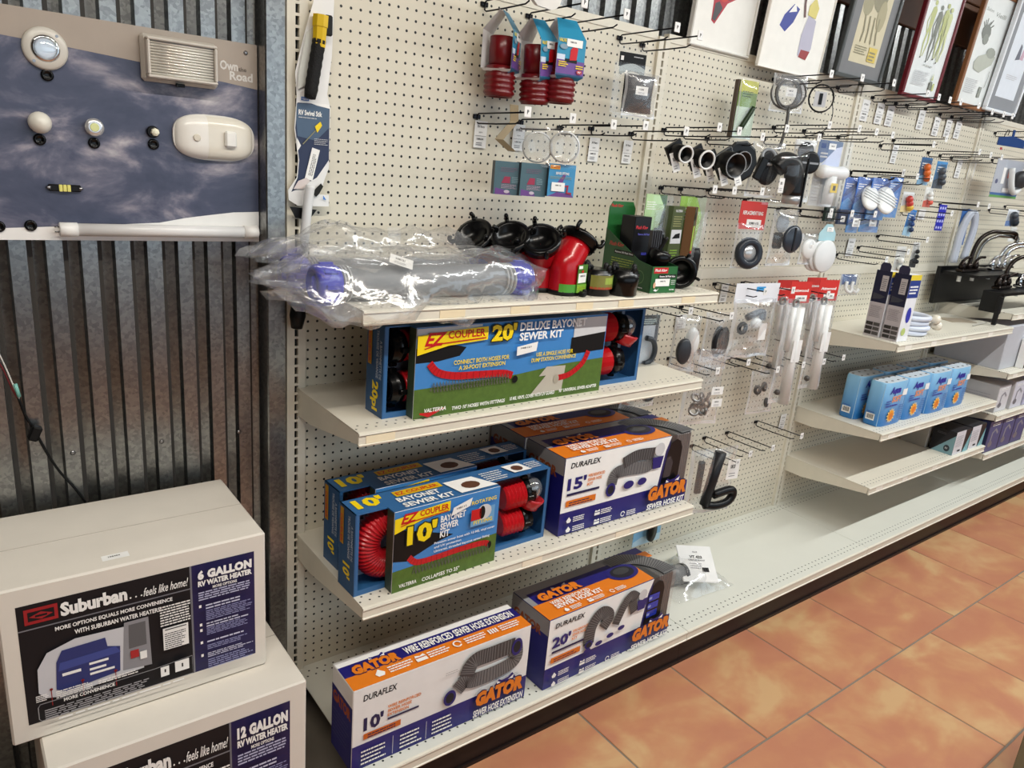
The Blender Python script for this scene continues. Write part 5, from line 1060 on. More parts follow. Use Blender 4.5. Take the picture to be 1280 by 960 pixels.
MB().cyl((.012, -.022, -.235), (.012, -.022, -.13), .021, WP, n=18).build('stem', t); MB().lathe((.012, -.022, -.115), (1, 0, 0), [(-.075, .004), (-.07, .02), (-.05, .026), (-.02, .022), (.02, .022), (.05, .026), (.07, .02), (.075, .004)], WP, 18).build('cross_bulb', t); p = Print((-.006, -.044, -.19), (1, 0, 0), (0, 0, 1)); p.rect(0, 0, .036, .035, mat('d8b82a', .4)); p.rect(.012, .008, .026, .026, mat('3a3020', .5)); p.build('warning_label', t); MB().rbox((-w/2-.003, -.05, -h-.003), (w/2+.003, 0, .002), FILM2, .004).build('blister', t)
# row under: red ring pack, oval disc, caps
def c_ring(t): torus(MB(), (0, -.014, -.185), (0, -1, .1), .042, .017, mat('2c3038', .3), 24).build('rubber_ring', t); MB().lathe((0, -.012, -.185), FY, [(0, .03), (.008, .028), (.01, .001)], mat('c8c8c8', .2, .4), 18).build('metal_centre', t)
bagged('ring_pack', 'grey rubber ring in a clear bag under a bright red header card', 'packaged ring', 944, 252, .125, .245, .05, c_ring, -.13, R(-18), (.115, .10, 'd23a34', 'REPLACEMENT RING', '108113'))
def c_oval(t): MB().lathe((.015, -.03, -.105), FY, [(0, .050), (.008, .052), (.014, .046), (.015, .002)], mat('2f3640', .3), 28).build('oval_disc', t); MB().rbox((-.045, -.012, -.145), (-.005, .01, -.085), BP, .006).build('black_block', t); MB().box((.010, -.047, -.148), (.018, -.044, -.062), BP2).build('disc_rib', t); MB().lathe((-.02, -.005, -.05), FY, [(0, .035), (.004, .034)], GP, 20).build('grey_gasket', t)
bagged('bagged_drain_disc', 'dark oval disc and black block in a crumpled clear bag', 'drain part', 984, 262, .145, .21, .06, c_oval, -.16, R(-4), amp=.012)
t = hung('white_vent_cap', 'small white round cap in clear wrap beside the dark disc', 'cap', 1010, 311, -.17, R(-8)); MB().lathe((0, 0, 0), FY, [(0, .038), (.006, .040), (.012, .034), (.014, .002)], WP, 24).build('cap', t); sticker(t, .02, .012, (0, -.0145, .012)); poly_bag(t, .095, .12, .03, FILM, .006, 8).location = (0, 0, .06)
t = hung('large_white_cap', 'large frosted white round cap with pale blue card over it', 'cap', 1029, 320, -.19, R(-6)); mb = MB()
for k in range(3): mb.lathe((-.012*k, .014*k, 0), FY, [(0, .062), (.010, .064), (.013, .060), (.014, .002)], mat('e0e2e2', .3), 28)
mb.build('cap_stack', t); MB().prism([(-.05, .06), (.05, .06), (.05, .09), (.02, .125), (-.015, .125), (-.05, .09)], .0015, mat('a8ccd4', .5)).build('pale_card', t); sticker(t, .04, .018, (.01, -.001, .105))
for (a, b, lb) in ((1040, 258, 'dark green headed small pack above the large white cap'), (1056, 262, 'small dark blue pack next to the dark green headed one')):
    t = hung('small_pack', lb, 'small pack', a, b, -.13, R(-8)); MB().box((-.03, 0, -.06), (.03, .012, 0), mat('1f3530' if a == 1040 else '26365a', .4)).build('card', t); sticker(t, .028, .024, (0, 0, -.038)); MB().rbox((-.031, -.012, -.062), (.031, 0, -.002), FILM2, .003).build('blister', t)
# white header bag, red headed pump bags
def c_tap(t): MB().tube([(-.045, -.01, -.13), (-.01, -.015, -.115), (.035, -.012, -.11), (.04, -.01, -.14)], .013, mat('3c3e42', .4), 10, 4).build('grey_hose', t); MB().ball((.0, -.02, -.15), .026, WP, 12, 8, (1, .6, .8)).build('white_wad', t); MB().box((.012, -.03, -.215), (.052, -.028, -.15), M_WHITE).build('paper_slip', t); torus(MB(), (-.06, -.01, -.17), (0, -1, 0), .018, .008, BP).build('black_nut', t); sticker(t, .05, .018, (.015, -.002, -.022), m=mat('3a9ad8', .4), txt='Parts')
bagged('tap_spare_bag', 'clear bag with grey hose and white parts under a wide white header card', 'spare part bag', 949, 354, .235, .29, .07, c_tap, -.16, R(-6), (.24, .075, 'e6e8ee'), amp=.012)
def pump(px, py, y, label, L, front=True):
    def c(t):
        MB().cyl((.0, -.012, -.10), (.012, -.012, -L), .021, WP, n=14).build('white_tube', t); MB().cyl((-.030, -.010, -.10), (-.026, -.010, -L*.55), .012, WP, n=12).build('white_tube', t)
        for z in (-L*.42, -L*.62): torus(MB(), (.004, -.012, z), (0, 0, 1), .018, .003, mat('6a6460', .4), 14).build('grey_band', t)
        MB().ball((-.03, -.01, -L*.9), .012, mat('4a4440', .5), 10, 6).build('rubber_foot', t); MB().box((-.015, -.032, -L*.64), (.032, -.030, -L*.46), M_WHITE).build('paper_slip', t)
        torus(MB(), (-.02, -.008, -.085), (0, -1, 0), .014, .005, mat('7a7670', .5), 14).build('grey_fitting', t)
    return bagged('pump_part_bag', label, 'spare part bag', px, py, .125, L, .05, c, y, R(-10), (.115, .085, 'cc2f28', 'Attwood', '108130' if front else None), group='red headed pump part bags')
pump(986, 350, -.10, 'red headed bag with white tubes, leftmost and partly covered', .40, False); pump(1003, 352, -.20, 'red headed bag with long white tube and sticker, left of the two front bags', .50); pump(1022, 347, -.10, 'red headed bag standing back between the two front bags', .36, False); pump(1038, 350, -.20, 'red headed bag with white tubes and sticker, right of the two front bags', .46)
# smaller bags
def c_wheel(t): MB().lathe((-.012, -.015, -.10), FY, [(0, .036), (.01, .038), (.014, .03), (.014, .002)], mat('33353a', .4), 20, sq=.6).build('dark_wheel', t); MB().ball((.02, -.005, -.075), .032, WP, 12, 8, (.7, .5, 1.3)).build('white_shell', t)
_t = bagged('wheel_bag', 'dark wheel with white shell in a narrow clear bag right of the top shelf', 'spare part bag', 861, 394, .085, .165, .05, c_wheel, -.15, R(-20)); _t.scale = (1.25, 1.25, 1.25)
def c_gask(t): torus(MB(), (0, -.008, -.09), (.3, -1, 0), .040, .009, BP2, 24, sq=.45).build('gasket', t); torus(MB(), (.03, .0, -.09), (.3, -1, 0), .036, .008, BP2, 24, sq=.45).build('gasket', t)
_t = bagged('bagged_gaskets', 'pair of dark gaskets in a clear bag below the price ticket row', 'gasket', 901, 390, .11, .18, .03, c_gask, -.12, R(-10)); _t.scale = (1.25, 1.25, 1.25); price_card(851, 402, 'white price ticket left of the dark wheel bag', 0, .06, .055); price_card(905, 366, 'white price ticket behind the wide white header bag', 0, .045, .075)
price_card(978, 527, 'white price ticket low beside the third upright', 0, .045, .075)
t = hung('hose_clamp_card', 'white card with dark curved hose beside the long blue carton', 'carded part', 813, 394, -.16, R(-5)); MB().box((-.035, 0, -.185), (.045, .0015, 0), mat('e6ecf2', .4)).build('card', t); p = Print((-.035, 0, -.185), (1, 0, 0), (0, 0, 1)); p.rect(0, .15, .08, .185, mat('1c2a20', .4)); p.lines(.01, .156, .06, .02, 3, mat('b8c8b0', .5), .4, 3); p.rect(.066, 0, .08, .15, mat('3c4a56', .4)); p.build('card_print', t); MB().tube([(-.015, -.012, -.075), (.015, -.014, -.085), (.03, -.014, -.12), (.02, -.012, -.155), (-.01, -.01, -.165)], .009, mat('3a3f45', .4), 10, 4).build('curved_hose', t); poly_bag(t, .10, .225, .03, FILM3, .005, 7)
def c_met(t):
    for k in range(9): torus(MB(), (-.03+.022*(k % 3)+.004*math.sin(k), -.012, -.15-.022*(k//3)), (math.sin(k), -1, math.cos(k)), .013, .005, mat('8a8784', .3, .7), 14).build('metal_ring', t)
    sticker(t, .045, .026, (.035, -.03, -.125)); sticker(t, .040, .026, (.040, -.03, -.165))
_t = bagged('metal_fittings_bag', 'clear bag of small grey metal rings with two white stickers', 'spare part bag', 886, 437, .15, .245, .05, c_met, -.16, R(-12), amp=.01); _t.scale = (1.2, 1.2, 1.2)
def c_nuts(t):
    for k, (a, b) in enumerate(((-.03, -.07), (.0, -.06), (.025, -.12))): torus(MB(), (a, -.008, b), (.3*k, -1, .2), .012, .006, mat('4a4644', .5), 12).build('dark_nut', t)
_t = bagged('nuts_bag', 'limp clear bag with three dark nuts under the middle hooks', 'spare part bag', 957, 462, .13, .16, .025, c_nuts, -.10, R(-8), film=FILM3); _t.scale = (1.2, 1.2, 1.2)
def c_rg(t): torus(MB(), (.045, -.01, -.06), (0, -1, 0), .030, .010, mat('33363a', .4), 22).build('rubber_ring', t); MB().ball((-.04, 0, -.06), .035, WP, 12, 8, (1, .4, .9)).build('white_part', t)
bagged('ring_and_cap_bag', 'white part and dark ring in a bag seen under the second shelf', 'spare part bag', 800, 470, .18, .12, .04, c_rg, -.10, 0)
# black wand bag
def c_wand(t): 
    MB().cyl((.010, -.02, -.01), (-.03, -.02, -.235), .023, BP2, r2=.020, n=14).build('wand_tube', t); MB().tube([(-.03, -.02, -.235), (.02, -.03, -.24), (.08, -.03, -.232), (.105, -.03, -.20), (.085, -.03, -.178), (.0, -.03, -.190)], .017, BP, 12, 5).build('wand_handle', t); MB().rbox((-.075, -.01, -.19), (-.045, .01, -.05), BP2, .006).build('bracket', t)
    sticker(t, .062, .085, (.075, -.036, -.085), txt='108120')
bagged('bagged_wand', 'black L shaped flush wand in a clear bag with white label', 'wand', 895, 560, .24, .28, .06, c_wand, -.16, R(-10), amp=.01)
t = hung('blue_card_pack', 'light blue card with a black part hanging low behind the third shelf', 'carded part', 812, 640, -.06, 0); MB().box((-.075, 0, -.14), (.085, .0015, 0), mat('7fb4d8', .4)).build('card', t); MB().lathe((.0, -.02, -.07), FY, [(0, .05), (.012, .048), (.014, .002)], BP, 20, sq=.5).build('black_part', t); p = Print((-.075, 0, -.14), (1, 0, 0), (0, 0, 1)); p.poly([(0, 0), (.16, 0), (.16, .03), (.05, .035), (0, .02)], mat('b8d4e4', .4)); p.build('card_print', t)
# parts bag lying on the deck
q = at(880, 735, Z=.146); t = thing('deck_parts_bag', 'clear bag with white label sheet and grey connector lying on the bare bottom deck', 'spare part bag', (q.x-.02, q.y+.08, .1455), R(-4))
MB().cyl((-.125, .01, .040), (-.03, -.01, .040), .038, mat('6a6a6a', .4), n=18).build('grey_connector', t); MB().lathe((-.04, -.01, .040), (1, -.1, 0), [(0, .041), (.015, .041), (.016, .028)], BP2, 16).build('collar', t); MB().cyl((.085, .09, .05), (.145, .03, .035), .022, mat('3a3d42', .4), n=14).build('dark_plug', t); MB().cyl((.065, .11, .055), (.087, .088, .050), .024, mat('a8c020', .4), n=14).build('lime_cap', t)
T = Matrix.Translation((.03, -.02, .072)) @ Matrix.Rotation(R(-30), 4, 'Z') @ Matrix.Rotation(R(24), 4, 'X')
MB().rbox((-.07, -.085, 0), (.07, .085, .006), M_WHITE, .003, T).build('label_sheet', t)
p = Print(T @ Vector((-.07, -.07, .0065)), T.to_3x3() @ Vector((1, 0, 0)), T.to_3x3() @ Vector((0, 1, 0))); p.text('VT 422', .045, .092, .05, .013, INKK, .04); p.text('RUBBER CAP DRAIN KIT', .038, .080, .066, .006, mat('55555a', .5), .02); p.lines(.04, .045, .05, .03, 3, mat('77777c', .5), .25, 4); p.lines(.085, .03, .03, .022, 1, INKK, .9, 5); p.text('3x3', .06, .118, .02, .006, mat('77777c', .5), .02); p.build('label_print', t)
MB().grid(lambda u, v: Vector(((u-.5)*.30, (v-.5)*.24, .004+max(0, .085*math.sin(math.pi*u)**.8*math.sin(math.pi*v)**.8*(1+.3*nz((u*5, v*5, 2))))+.006*abs(nz((u*11, v*11, 5))))), 22, 22, FILM).build('bag', t)
t = thing('parts_bag_nuts', 'x', 'x'); bpy.data.objects.remove(t)

# ================================================================ framed prints leaning above the pegboard
def frame(corn, y, label, fc, wd, art, matc=None, tilt=4., dep=.022, glass=True):
    """corn: (bottom-left px, bottom-right px, height in metres)"""
    a, b = at(*corn[0], Y=y), at(*corn[1], Y=y); w = (b-a).length; h = corn[2]
    t = thing('picture_frame', label, 'picture', tuple(a), rot=(R(tilt), 0, math.atan2(b.y-a.y, b.x-a.x)))
    m = mat(fc, .35) if isinstance(fc, str) else fc
    for lo, hi in (((0, 0, 0), (w, dep, wd)), ((0, 0, h-wd), (w, dep, h)), ((0, 0, wd), (wd, dep, h-wd)), ((w-wd, 0, wd), (w, dep, h-wd))): MB().rbox(lo, hi, m, .003).build('frame_rail', t)
    MB().box((wd, dep*.4, wd), (w-wd, dep*.9, h-wd), mat(matc or 'efede6', .5)).build('print_sheet', t)
    p = Print((wd, dep*.4, wd), (1, 0, 0), (0, 0, 1)); art(p, w-2*wd, h-2*wd); p.build('print_art', t)
    return t
def art1(p, w, h): 
    p.poly([(.28*w, 0.247*h), (.34*w, 0.220*h), (.50*w, 0.436*h), (.80*w, 0.571*h), (1.0*w, 0.625*h), (.98*w, 0.706*h), (.60*w, 0.760*h), (.34*w, 0.679*h), (.26*w, 0.517*h)][::1], mat('b02434', .4)); p.poly([(.29*w, 0.260*h), (.34*w, 0.247*h), (.43*w, 0.382*h), (.36*w, 0.436*h), (.30*w, 0.409*h)], mat('4a484c', .5)); p.poly([(.5*w, 0.463*h), (.95*w, 0.625*h), (.8*w, 0.625*h), (.55*w, 0.517*h)], mat('4a484c', .5)); p.disc(.42*w, .517*h, .10*w, mat('c8342c', .4), 14, .08*h)
def art2(p, w, h):
    A, B_, C_, D_ = mat('3f4a9a', .5), mat('b8b6c8', .5), mat('9a3a3c', .5), mat('d8cc78', .5)
    p.poly([(.20*w, 0.284*h), (.30*w, 0.252*h), (.40*w, 0.326*h), (.46*w, 0.420*h), (.36*w, 0.441*h), (.24*w, 0.357*h)], A); p.poly([(.30*w, 0.378*h), (.42*w, 0.399*h), (.38*w, 0.452*h)], INKW); p.poly([(.58*w, 0.126*h), (.72*w, 0.105*h), (.78*w, 0.189*h), (.76*w, 0.378*h), (.62*w, 0.399*h), (.57*w, 0.263*h)], B_); p.poly([(.60*w, 0.116*h), (.73*w, 0.105*h), (.77*w, 0.168*h), (.62*w, 0.168*h)], C_); p.poly([(.60*w, 0.399*h), (.74*w, 0.389*h), (.76*w, 0.462*h), (.68*w, 0.525*h), (.60*w, 0.462*h)], D_); p.poly([(.28*w, 0.483*h), (.44*w, 0.504*h), (.46*w, 0.672*h), (.30*w, 0.672*h)], C_); p.poly([(.56*w, 0.567*h), (.78*w, 0.567*h), (.76*w, 0.693*h), (.58*w, 0.693*h)], mat('4a4e62', .5)); p.strip([(.50*w, 0.609*h), (.52*w, 0.462*h), (.56*w, 0.378*h)], .01, mat('6a4a4a', .5))
def art3(p, w, h):
    p.rect(0, 0, w, h, mat('77787a', .5)); p.rect(.18*w, .10*h, .84*w, .98*h, mat('cfc6a8', .5)); S = mat('8f8a70', .5)
    for k, (a, b, c_, d_) in enumerate(((.30, .55, .12, .10), (.55, .62, .16, .12), (.45, .75, .18, .09), (.66, .48, .10, .12))): p.disc(a*w, b*h, c_*w, mat(('a09a7c', '8f8a70', 'b0a888', 'a8a080')[k], .5), 11, d_*h)
    for k in range(4): p.strip([((.30+.11*k)*w, .46*h), ((.34+.10*k)*w, .34*h), ((.32+.12*k)*w, .26*h)], .008, S, False)
    p.l += 1; p.lines(.24*w, .17*h, .3*w, .07*h, 4, S, .4, 3); p.rect(.58*w, .13*h, .78*w, .24*h, mat('d8c060', .5)); p.lines(.6*w, .14*h, .15*w, .08*h, 3, S, .5, 4)
def art4(p, w, h):
    p.rect(0, 0, w, h, mat('dfe4e4', .4)); G1, G2, G3 = mat('b9c084', .5), mat('7c8076', .5), mat('c6cc98', .5)
    for x, m, s in ((.26, G1, .0), (.46, G2, -.02), (.64, G1, .01), (.76, G3, -.01)):
        p.disc(x*w, (.71+s)*h, .045*w, m, 10, .020*h); p.poly([((x-.05)*w, (.50+s)*h), ((x+.04)*w, (.49+s)*h), ((x+.075)*w, (.66+s)*h), ((x+.02)*w, (.69+s)*h), ((x-.06)*w, (.67+s)*h)], m); p.strip([((x-.03)*w, (.51+s)*h), ((x-.07)*w, (.40+s)*h), ((x-.05)*w, (.29+s)*h)], [.05*w, .04*w, .018*w], m, False); p.strip([((x+.02)*w, (.51+s)*h), ((x+.05)*w, (.41+s)*h), ((x-.01)*w, (.30+s)*h)], [.05*w, .035*w, .018*w], m, False); p.strip([((x-.05)*w, (.65+s)*h), ((x-.12)*w, (.56+s)*h), ((x-.07)*w, (.48+s)*h)], .022*w, m); p.poly([((x-.09)*w, (.285+s)*h), ((x-.04)*w, (.285+s)*h), ((x-.05)*w, (.30+s)*h)], INKK, False)
    p.poly([(.16*w, .72*h), (.20*w, .72*h), (.19*w, .84*h)], G1); p.text('LES TROIS AMIS', .34*w, .235*h, .3*w, .010*h, G2, .02); p.lines(.14*w, .08*h, .5*w, .12*h, 8, PALE, .35, 3); p.rect(.70*w, .06*h, .78*w, .13*h, G2); p.rect(.80*w, .06*h, .86*w, .12*h, G1); p.poly([(.72*w, .14*h), (.77*w, .14*h), (.75*w, .20*h)], G1)
def art5(p, w, h):
    p.rect(0, 0, w, h, mat('e2e6e4', .4)); G2 = mat('8c9088', .5); p.text('Salon', .08*w, .84*h, .26*w, .03*h, G2, .0, .3); p.text('Vieilli', .46*w, .82*h, .36*w, .04*h, G2, .0, .3)
    for k in range(7): p.strip([(.26*w, .66*h), ((.12+.06*k)*w, (.74+.02*(k % 3))*h)], .006, mat('6c706a', .5), False)
    p.l += 1; p.disc(.30*w, .66*h, .16*w, mat('7c807a', .5), 9, .07*h); p.disc(.34*w, .60*h, .1*w, G2, 9, .05*h); p.poly([(.22*w, .32*h), (.45*w, .30*h), (.80*w, .40*h), (.85*w, .48*h), (.60*w, .50*h), (.28*w, .44*h), (.18*w, .38*h)], mat('b4b8ac', .5)); p.disc(.66*w, .50*h, .16*w, mat('9a9e94', .5), 10, .05*h); p.lines(.1*w, .10*h, .45*w, .14*h, 8, PALE, .35, 3); p.rect(.62*w, .08*h, .72*w, .18*h, G2); p.strip([(.78*w, .18*h), (.82*w, .28*h), (.80*w, .34*h)], .004, G2)
def art6(p, w, h):
    p.rect(0, 0, w, h, mat('8a8d92', .5)); p.rect(.16*w, .12*h, .84*w, .9*h, mat('e0e6ee', .4)); p.poly([(.40*w, .48*h), (.55*w, .50*h), (.52*w, .62*h), (.46*w, .64*h)], mat('6a6e7a', .5)); p.poly([(.55*w, .50*h), (.66*w, .50*h), (.68*w, .60*h), (.58*w, .60*h)], mat('c8a8b8', .5)); p.lines(.3*w, .3*h, .4*w, .05*h, 3, PALE, .4, 3)
frame(((862, 55), (936, 76), .34), -.015, 'framed red curved design print with thin white frame, leftmost above the pegboard', 'e4e2dc', .008, art1, 'f1efe8', 3)
frame(((947, 82), (1022, 101), .50), -.06, 'unframed white board print of coloured vehicles, second from the left', 'efece4', .004, art2, 'f1efe8', 4, .014)
frame(((1044, 94), (1100, 108), .50), -.08, 'grey framed print with beige sketch sheet', '4a4e4e', .016, art3, '77787a', 5)
frame(((1127, 119), (1170, 127), .53), -.10, 'dark red framed tall print of thin green figures', '6a1a24', .016, art4, 'dfe4e4', 4)
frame(((1193, 131), (1231, 141), .50), -.10, 'brown wooden framed print of grey sketches', '8a5c3a', .020, art5, 'e2e6e4', 4)
frame(((1232, 137), (1268, 150), .50), -.12, 'white framed print with wide grey mount, rightmost', 'e8ecf0', .014, art6, '8a8d92', 5)

# ================================================================ third bay: hanging goods
hook_row('in the top row under the red frame', bases=[(1090, 122), (1104, 126), (1117, 129), (1134, 132), (1157, 136), (1174, 143), (1189, 146), (1200, 148)])
for i, (a, b) in enumerate(((1081, 138), (1099, 142), (1112, 145), (1151, 150), (1170, 158), (1185, 160), (1197, 162))): price_card(a, b, 'white price ticket, %s from the left in the row under the framed prints' % ORD[i], 0, .060, .085)
hook_row('in the bare middle row right of the third upright', tags=[(1183, 174)], bases=[(1100, 182)])
price_card(1118, 192, 'single white price ticket in the bare middle of the third bay', 0, .05, .085)
hook_row('in the row holding the orange and blue packs', tags=[(1223, 190), (1238, 194), (1252, 197)])
price_card(1198, 211, 'white price ticket left of the pair beside the fourth upright', 0, .055, .09); price_card(1214, 214, 'white price ticket right of the pair beside the fourth upright', 0, .075, .09)
hook_row('in the row above the bright blue vent packs', tags=[(1127, 217), (1147, 221), (1165, 224)], bases=[(1061, 215)])
hook_row('in the row with the blue patterned strip', tags=[(1188, 267), (1221, 256), (1235, 258)])
hook_row('in the row above the tall navy cartons', tags=[(1135, 315), (1160, 300)], bases=[(1045, 318)])
price_card(1063, 309, 'white price ticket over the white wall hooks', 0, .06, .08); price_card(1152, 268, 'white price ticket behind the blue patterned strip', 0, .07, .05)
VB = mat('2a62b8', .35)
def vent_pack(px, py, w, h, y, label, vent=None, col='2a62b8'):
    t = hung('vent_pack', label, 'blister pack', px, py, y, R(-10), 'bright blue hanging packs'); MB().box((-w/2, 0, -h), (w/2, .0015, 0), mat(col, .35)).build('card', t); p = Print((-w/2, 0, -h), (1, 0, 0), (0, 0, 1)); p.poly([(0, .0), (w, .0), (w, .3*h), (.4*w, .5*h), (0, .35*h)], mat('5a9ad8', .35)); p.lines(.1*w, .72*h, .7*w, .16*h, 3, INKW, .4, px); p.poly([(.0, .5*h), (.3*w, .55*h), (w, .85*h), (w, .95*h), (.2*w, .7*h)], mat('1a3f88', .35)); p.build('card_print', t)
    MB().grid(lambda u, v: Vector(((u-.5)*w, -.004-.02*math.sin(3.14*u)*math.sin(3.14*v)-.004*nz((u*4, v*4, px)), -h*v)), 8, 8, FILM).build('blister', t)
    if vent: sticker(t, .045, .035, (-.0, -.018, -h*.42))
    return t
vent_pack(1067, 222, .085, .16, -.11, 'blue blister pack, first of the row of four'); vent_pack(1083, 222, .09, .17, -.14, 'blue blister pack, second of the row of four'); vent_pack(1103, 223, .11, .17, -.17, 'blue blister pack with white sticker, third of the row of four', True); vent_pack(1122, 222, .085, .17, -.14, 'plain blue blister pack, last of the row of four', None, '2f78cc')
def vent(px, py, y, label, r):
    q = at(px, py, Y=y); t = thing('round_vent', label, 'vent', tuple(q), rot=(R(-42), R(24), R(-38)), group='white round vents'); MB().lathe((0, 0, 0), FY, [(0, r), (.008, r), (.014, r*.85), (.016, r*.5), (.016, .001)], WP, 26, sq=.62).build('rim', t)
    for k in range(4): MB().rbox((-r*.6, -.020, -r*.36+k*r*.22), (r*.6, -.015, -r*.30+k*r*.22), mat('cfd2d4', .35), .001).build('louvre', t)
    return t
vent(1087, 248, -.17, 'white louvred oval vent, left of the two in front of the blue packs', .066); vent(1106, 251, -.20, 'white louvred oval vent, right of the two in front of the blue packs', .074)
for a, b, lb in ((1068, 268, 'low blue pack under the left white vent'), (1089, 268, 'low wide blue pack under the right white vent')): t = vent_pack(a, b, .07 if a < 1080 else .12, .075, -.15, lb, True, '2b4f80')
def small_pack(px, py, w, h, label, col, col2, y=-.13, prod=None, tilt=0.):
    q = at(px, py, Y=y); t = thing('hanging_pack', label, 'small pack', tuple(q), rot=(0, R(tilt), R(-10))); MB().box((-w/2, 0, -h), (w/2, .0015, 0), mat(col, .4)).build('card', t); p = Print((-w/2, 0, -h), (1, 0, 0), (0, 0, 1)); p.poly([(0, 0), (w, 0), (w, .45*h), (0, .3*h)], mat(col2, .4)); p.lines(.12*w, .6*h, .7*w, .25*h, 3, INKW, .4, px); p.build('card_print', t)
    if prod: prod(t, w, h)
    MB().rbox((-w/2, -.016, -h), (w/2, 0, -.01), FILM2, .004).build('blister', t); return t
def pr_ball(c1, c2):
    def f(t, w, h):
        for k in range(3): MB().ball((-w*.1+w*.1*k, -.014, -h*(.35+.2*k)), w*.22, mat(c1 if k < 2 else c2, .4), 10, 6).build('part', t)
    return f
small_pack(1137, 240, .075, .09, 'clear pack with red and yellow valve', 'dfe4e4', 'e8d8a0', -.13, pr_ball('c03a30', 'd8b040')); small_pack(1160, 197, .075, .12, 'blue pack with orange rubber parts', '35618f', '7aa8c8', -.13, pr_ball('d86a24', 'c85a1c')); small_pack(1179, 202, .075, .12, 'blue and grey pack next to the orange parts', '4a8ac0', '4a5460', -.15, pr_ball('4a5058', '3a4048')); small_pack(1163, 234, .055, .09, 'clear pack with red cap and white slip', 'e8e8e4', 'd86a58', -.14, pr_ball('e4e4e0', 'd85a48'))
small_pack(1142, 262, .055, .12, 'slender blue pack hanging tilted left of the patterned strip', '2f7ac0', 'a8d0e8', -.13, pr_ball('1c3f78', '16305a'), 6)
small_pack(1128, 308, .065, .18, 'clear white dispenser bag with coloured label', 'dcdcd8', 'e8b84a', -.12, pr_ball('e4e4e0', 'd84a3a')); small_pack(1147, 303, .05, .12, 'black plug with white label in a small bag', 'd8d8d4', '2a2a2c', -.12, pr_ball('1a1a1c', '1a1a1c'))
t = hung('patterned_strip', 'deep blue patterned strip hanging beside the fourth upright', 'strip', 1180, 256, -.16, R(-5)); MB().box((-.032, 0, -.12), (.032, .0015, 0), mat('2a2fa8', .35)).build('card', t); p = Print((-.032, 0, -.12), (1, 0, 0), (0, 0, 1))
for k in range(12): p.disc(.012+.02*(k % 3), .014+.03*(k//3), .007, mat('b8bce8', .4), 8, up=False)
p.build('strip_print', t)
t = hung('wall_hook_pack', 'blue card with two white plastic wall hooks', 'packaged hooks', 1064, 343, -.14, R(-12)); MB().box((-.055, 0, -.045), (.04, .0015, 0), mat('35588e', .4)).build('card', t)
for x in (-.025, .012): MB().tube([(x, -.008, -.03), (x-.005, -.012, -.06), (x+.015, -.02, -.075), (x+.028, -.02, -.06)], .0075, WP, 8, 4).build('white_hook', t)
poly_bag(t, .12, .09, .03, FILM, .004, 4)

# ================================================================ third bay shelves
def tall_box(y0, label):
    t = thing('tall_navy_carton', label, 'box', (2.485, y0, 1.0545), R(-2), group='tall navy cartons'); w, d, h = .085, .070, .285
    MB().rbox((0, 0, 0), (w, d, h), mat('e6e6ea', .4), .0015).build('carton', t); MB().prism([(.012, 0), (.058, 0), (.058, .022), (.050, .034), (.020, .034), (.012, .022)], .002, mat('20203e', .4), Matrix(((0, 1, 0, .0), (1, 0, 0, 0), (0, 0, 1, h), (0, 0, 0, 1)))).build('hang_tab', t)
    s = Print((0, d, 0), (0, -1, 0), (0, 0, 1)); s.rect(0, .52*h, d, h, mat('1d2038', .4)); s.rect(0, 0, d, .52*h, mat('b6afb2', .5)); s.rect(.45*d, .70*h, .85*d, .93*h, mat('b6b0b0', .5)); s.lines(.5*d, .73*h, .3*d, .17*h, 6, INKK, .25, 3); s.poly([(.1*d, .56*h), (.6*d, .58*h), (.9*d, .62*h), (.6*d, .64*h), (.1*d, .66*h)], mat('34343e', .5)); s.lines(.12*d, .30*h, .75*d, .18*h, 9, mat('5a5258', .5), .2, 5)
    for k in range(3): s.rect(.06*d, (.03+.07*k)*h, .5*d, (.08+.07*k)*h, mat('33302e', .5), False); s.rect(.54*d, (.03+.07*k)*h, .94*d, (.08+.07*k)*h, mat('4a4644', .5), False)
    s.build('end_print', t)
    p = Print((0, 0, 0), (1, 0, 0), (0, 0, 1)); p.rect(0, .92*h, w, h, mat('e0c83a', .4)); p.rect(0, .66*h, w, .92*h, mat('2c3f86', .4)); p.lines(.1*w, .72*h, .8*w, .14*h, 3, INKW, .5, 4); p.disc(.55*w, .40*h, .22*w, mat('3a3fa8', .35), 12, .12*h); p.disc(.4*w, .15*h, .2*w, mat('b8c87a', .4), 10, .06*h); p.build('front_print', t); return t
tall_box(-.372, 'tall navy and white carton with yellow top edge, front one on the shelf'); tall_box(-.292, 'tall navy and white carton standing behind the yellow edged one')
t = thing('water_hose_coil', 'coiled white hose with two brass ended couplings on the shelf', 'hose', (2.76, -.27, 1.0545)); 
for k in range(4): torus(MB(), (.004*math.sin(k*2), .004*math.cos(k*3), .013+.0225*k), (0, 0, 1), .085, .0118, mat('d0d6e4', .35), 30).build('hose_loop', t)
for a, z in ((.05, .075), (.075, .045)):
    MB().lathe((a, -.075, z), (.9, -.5, 0), [(0, .011), (.02, .012), (.021, .020), (.042, .021), (.043, .014), (.03, .010)], mat('e4dccb', .35), 10).build('coupling', t); MB().lathe((a+.036, -.095, z), (.9, -.5, 0), [(0, .012), (.002, .010)], mat('5a3a28', .4), 10).build('washer', t)
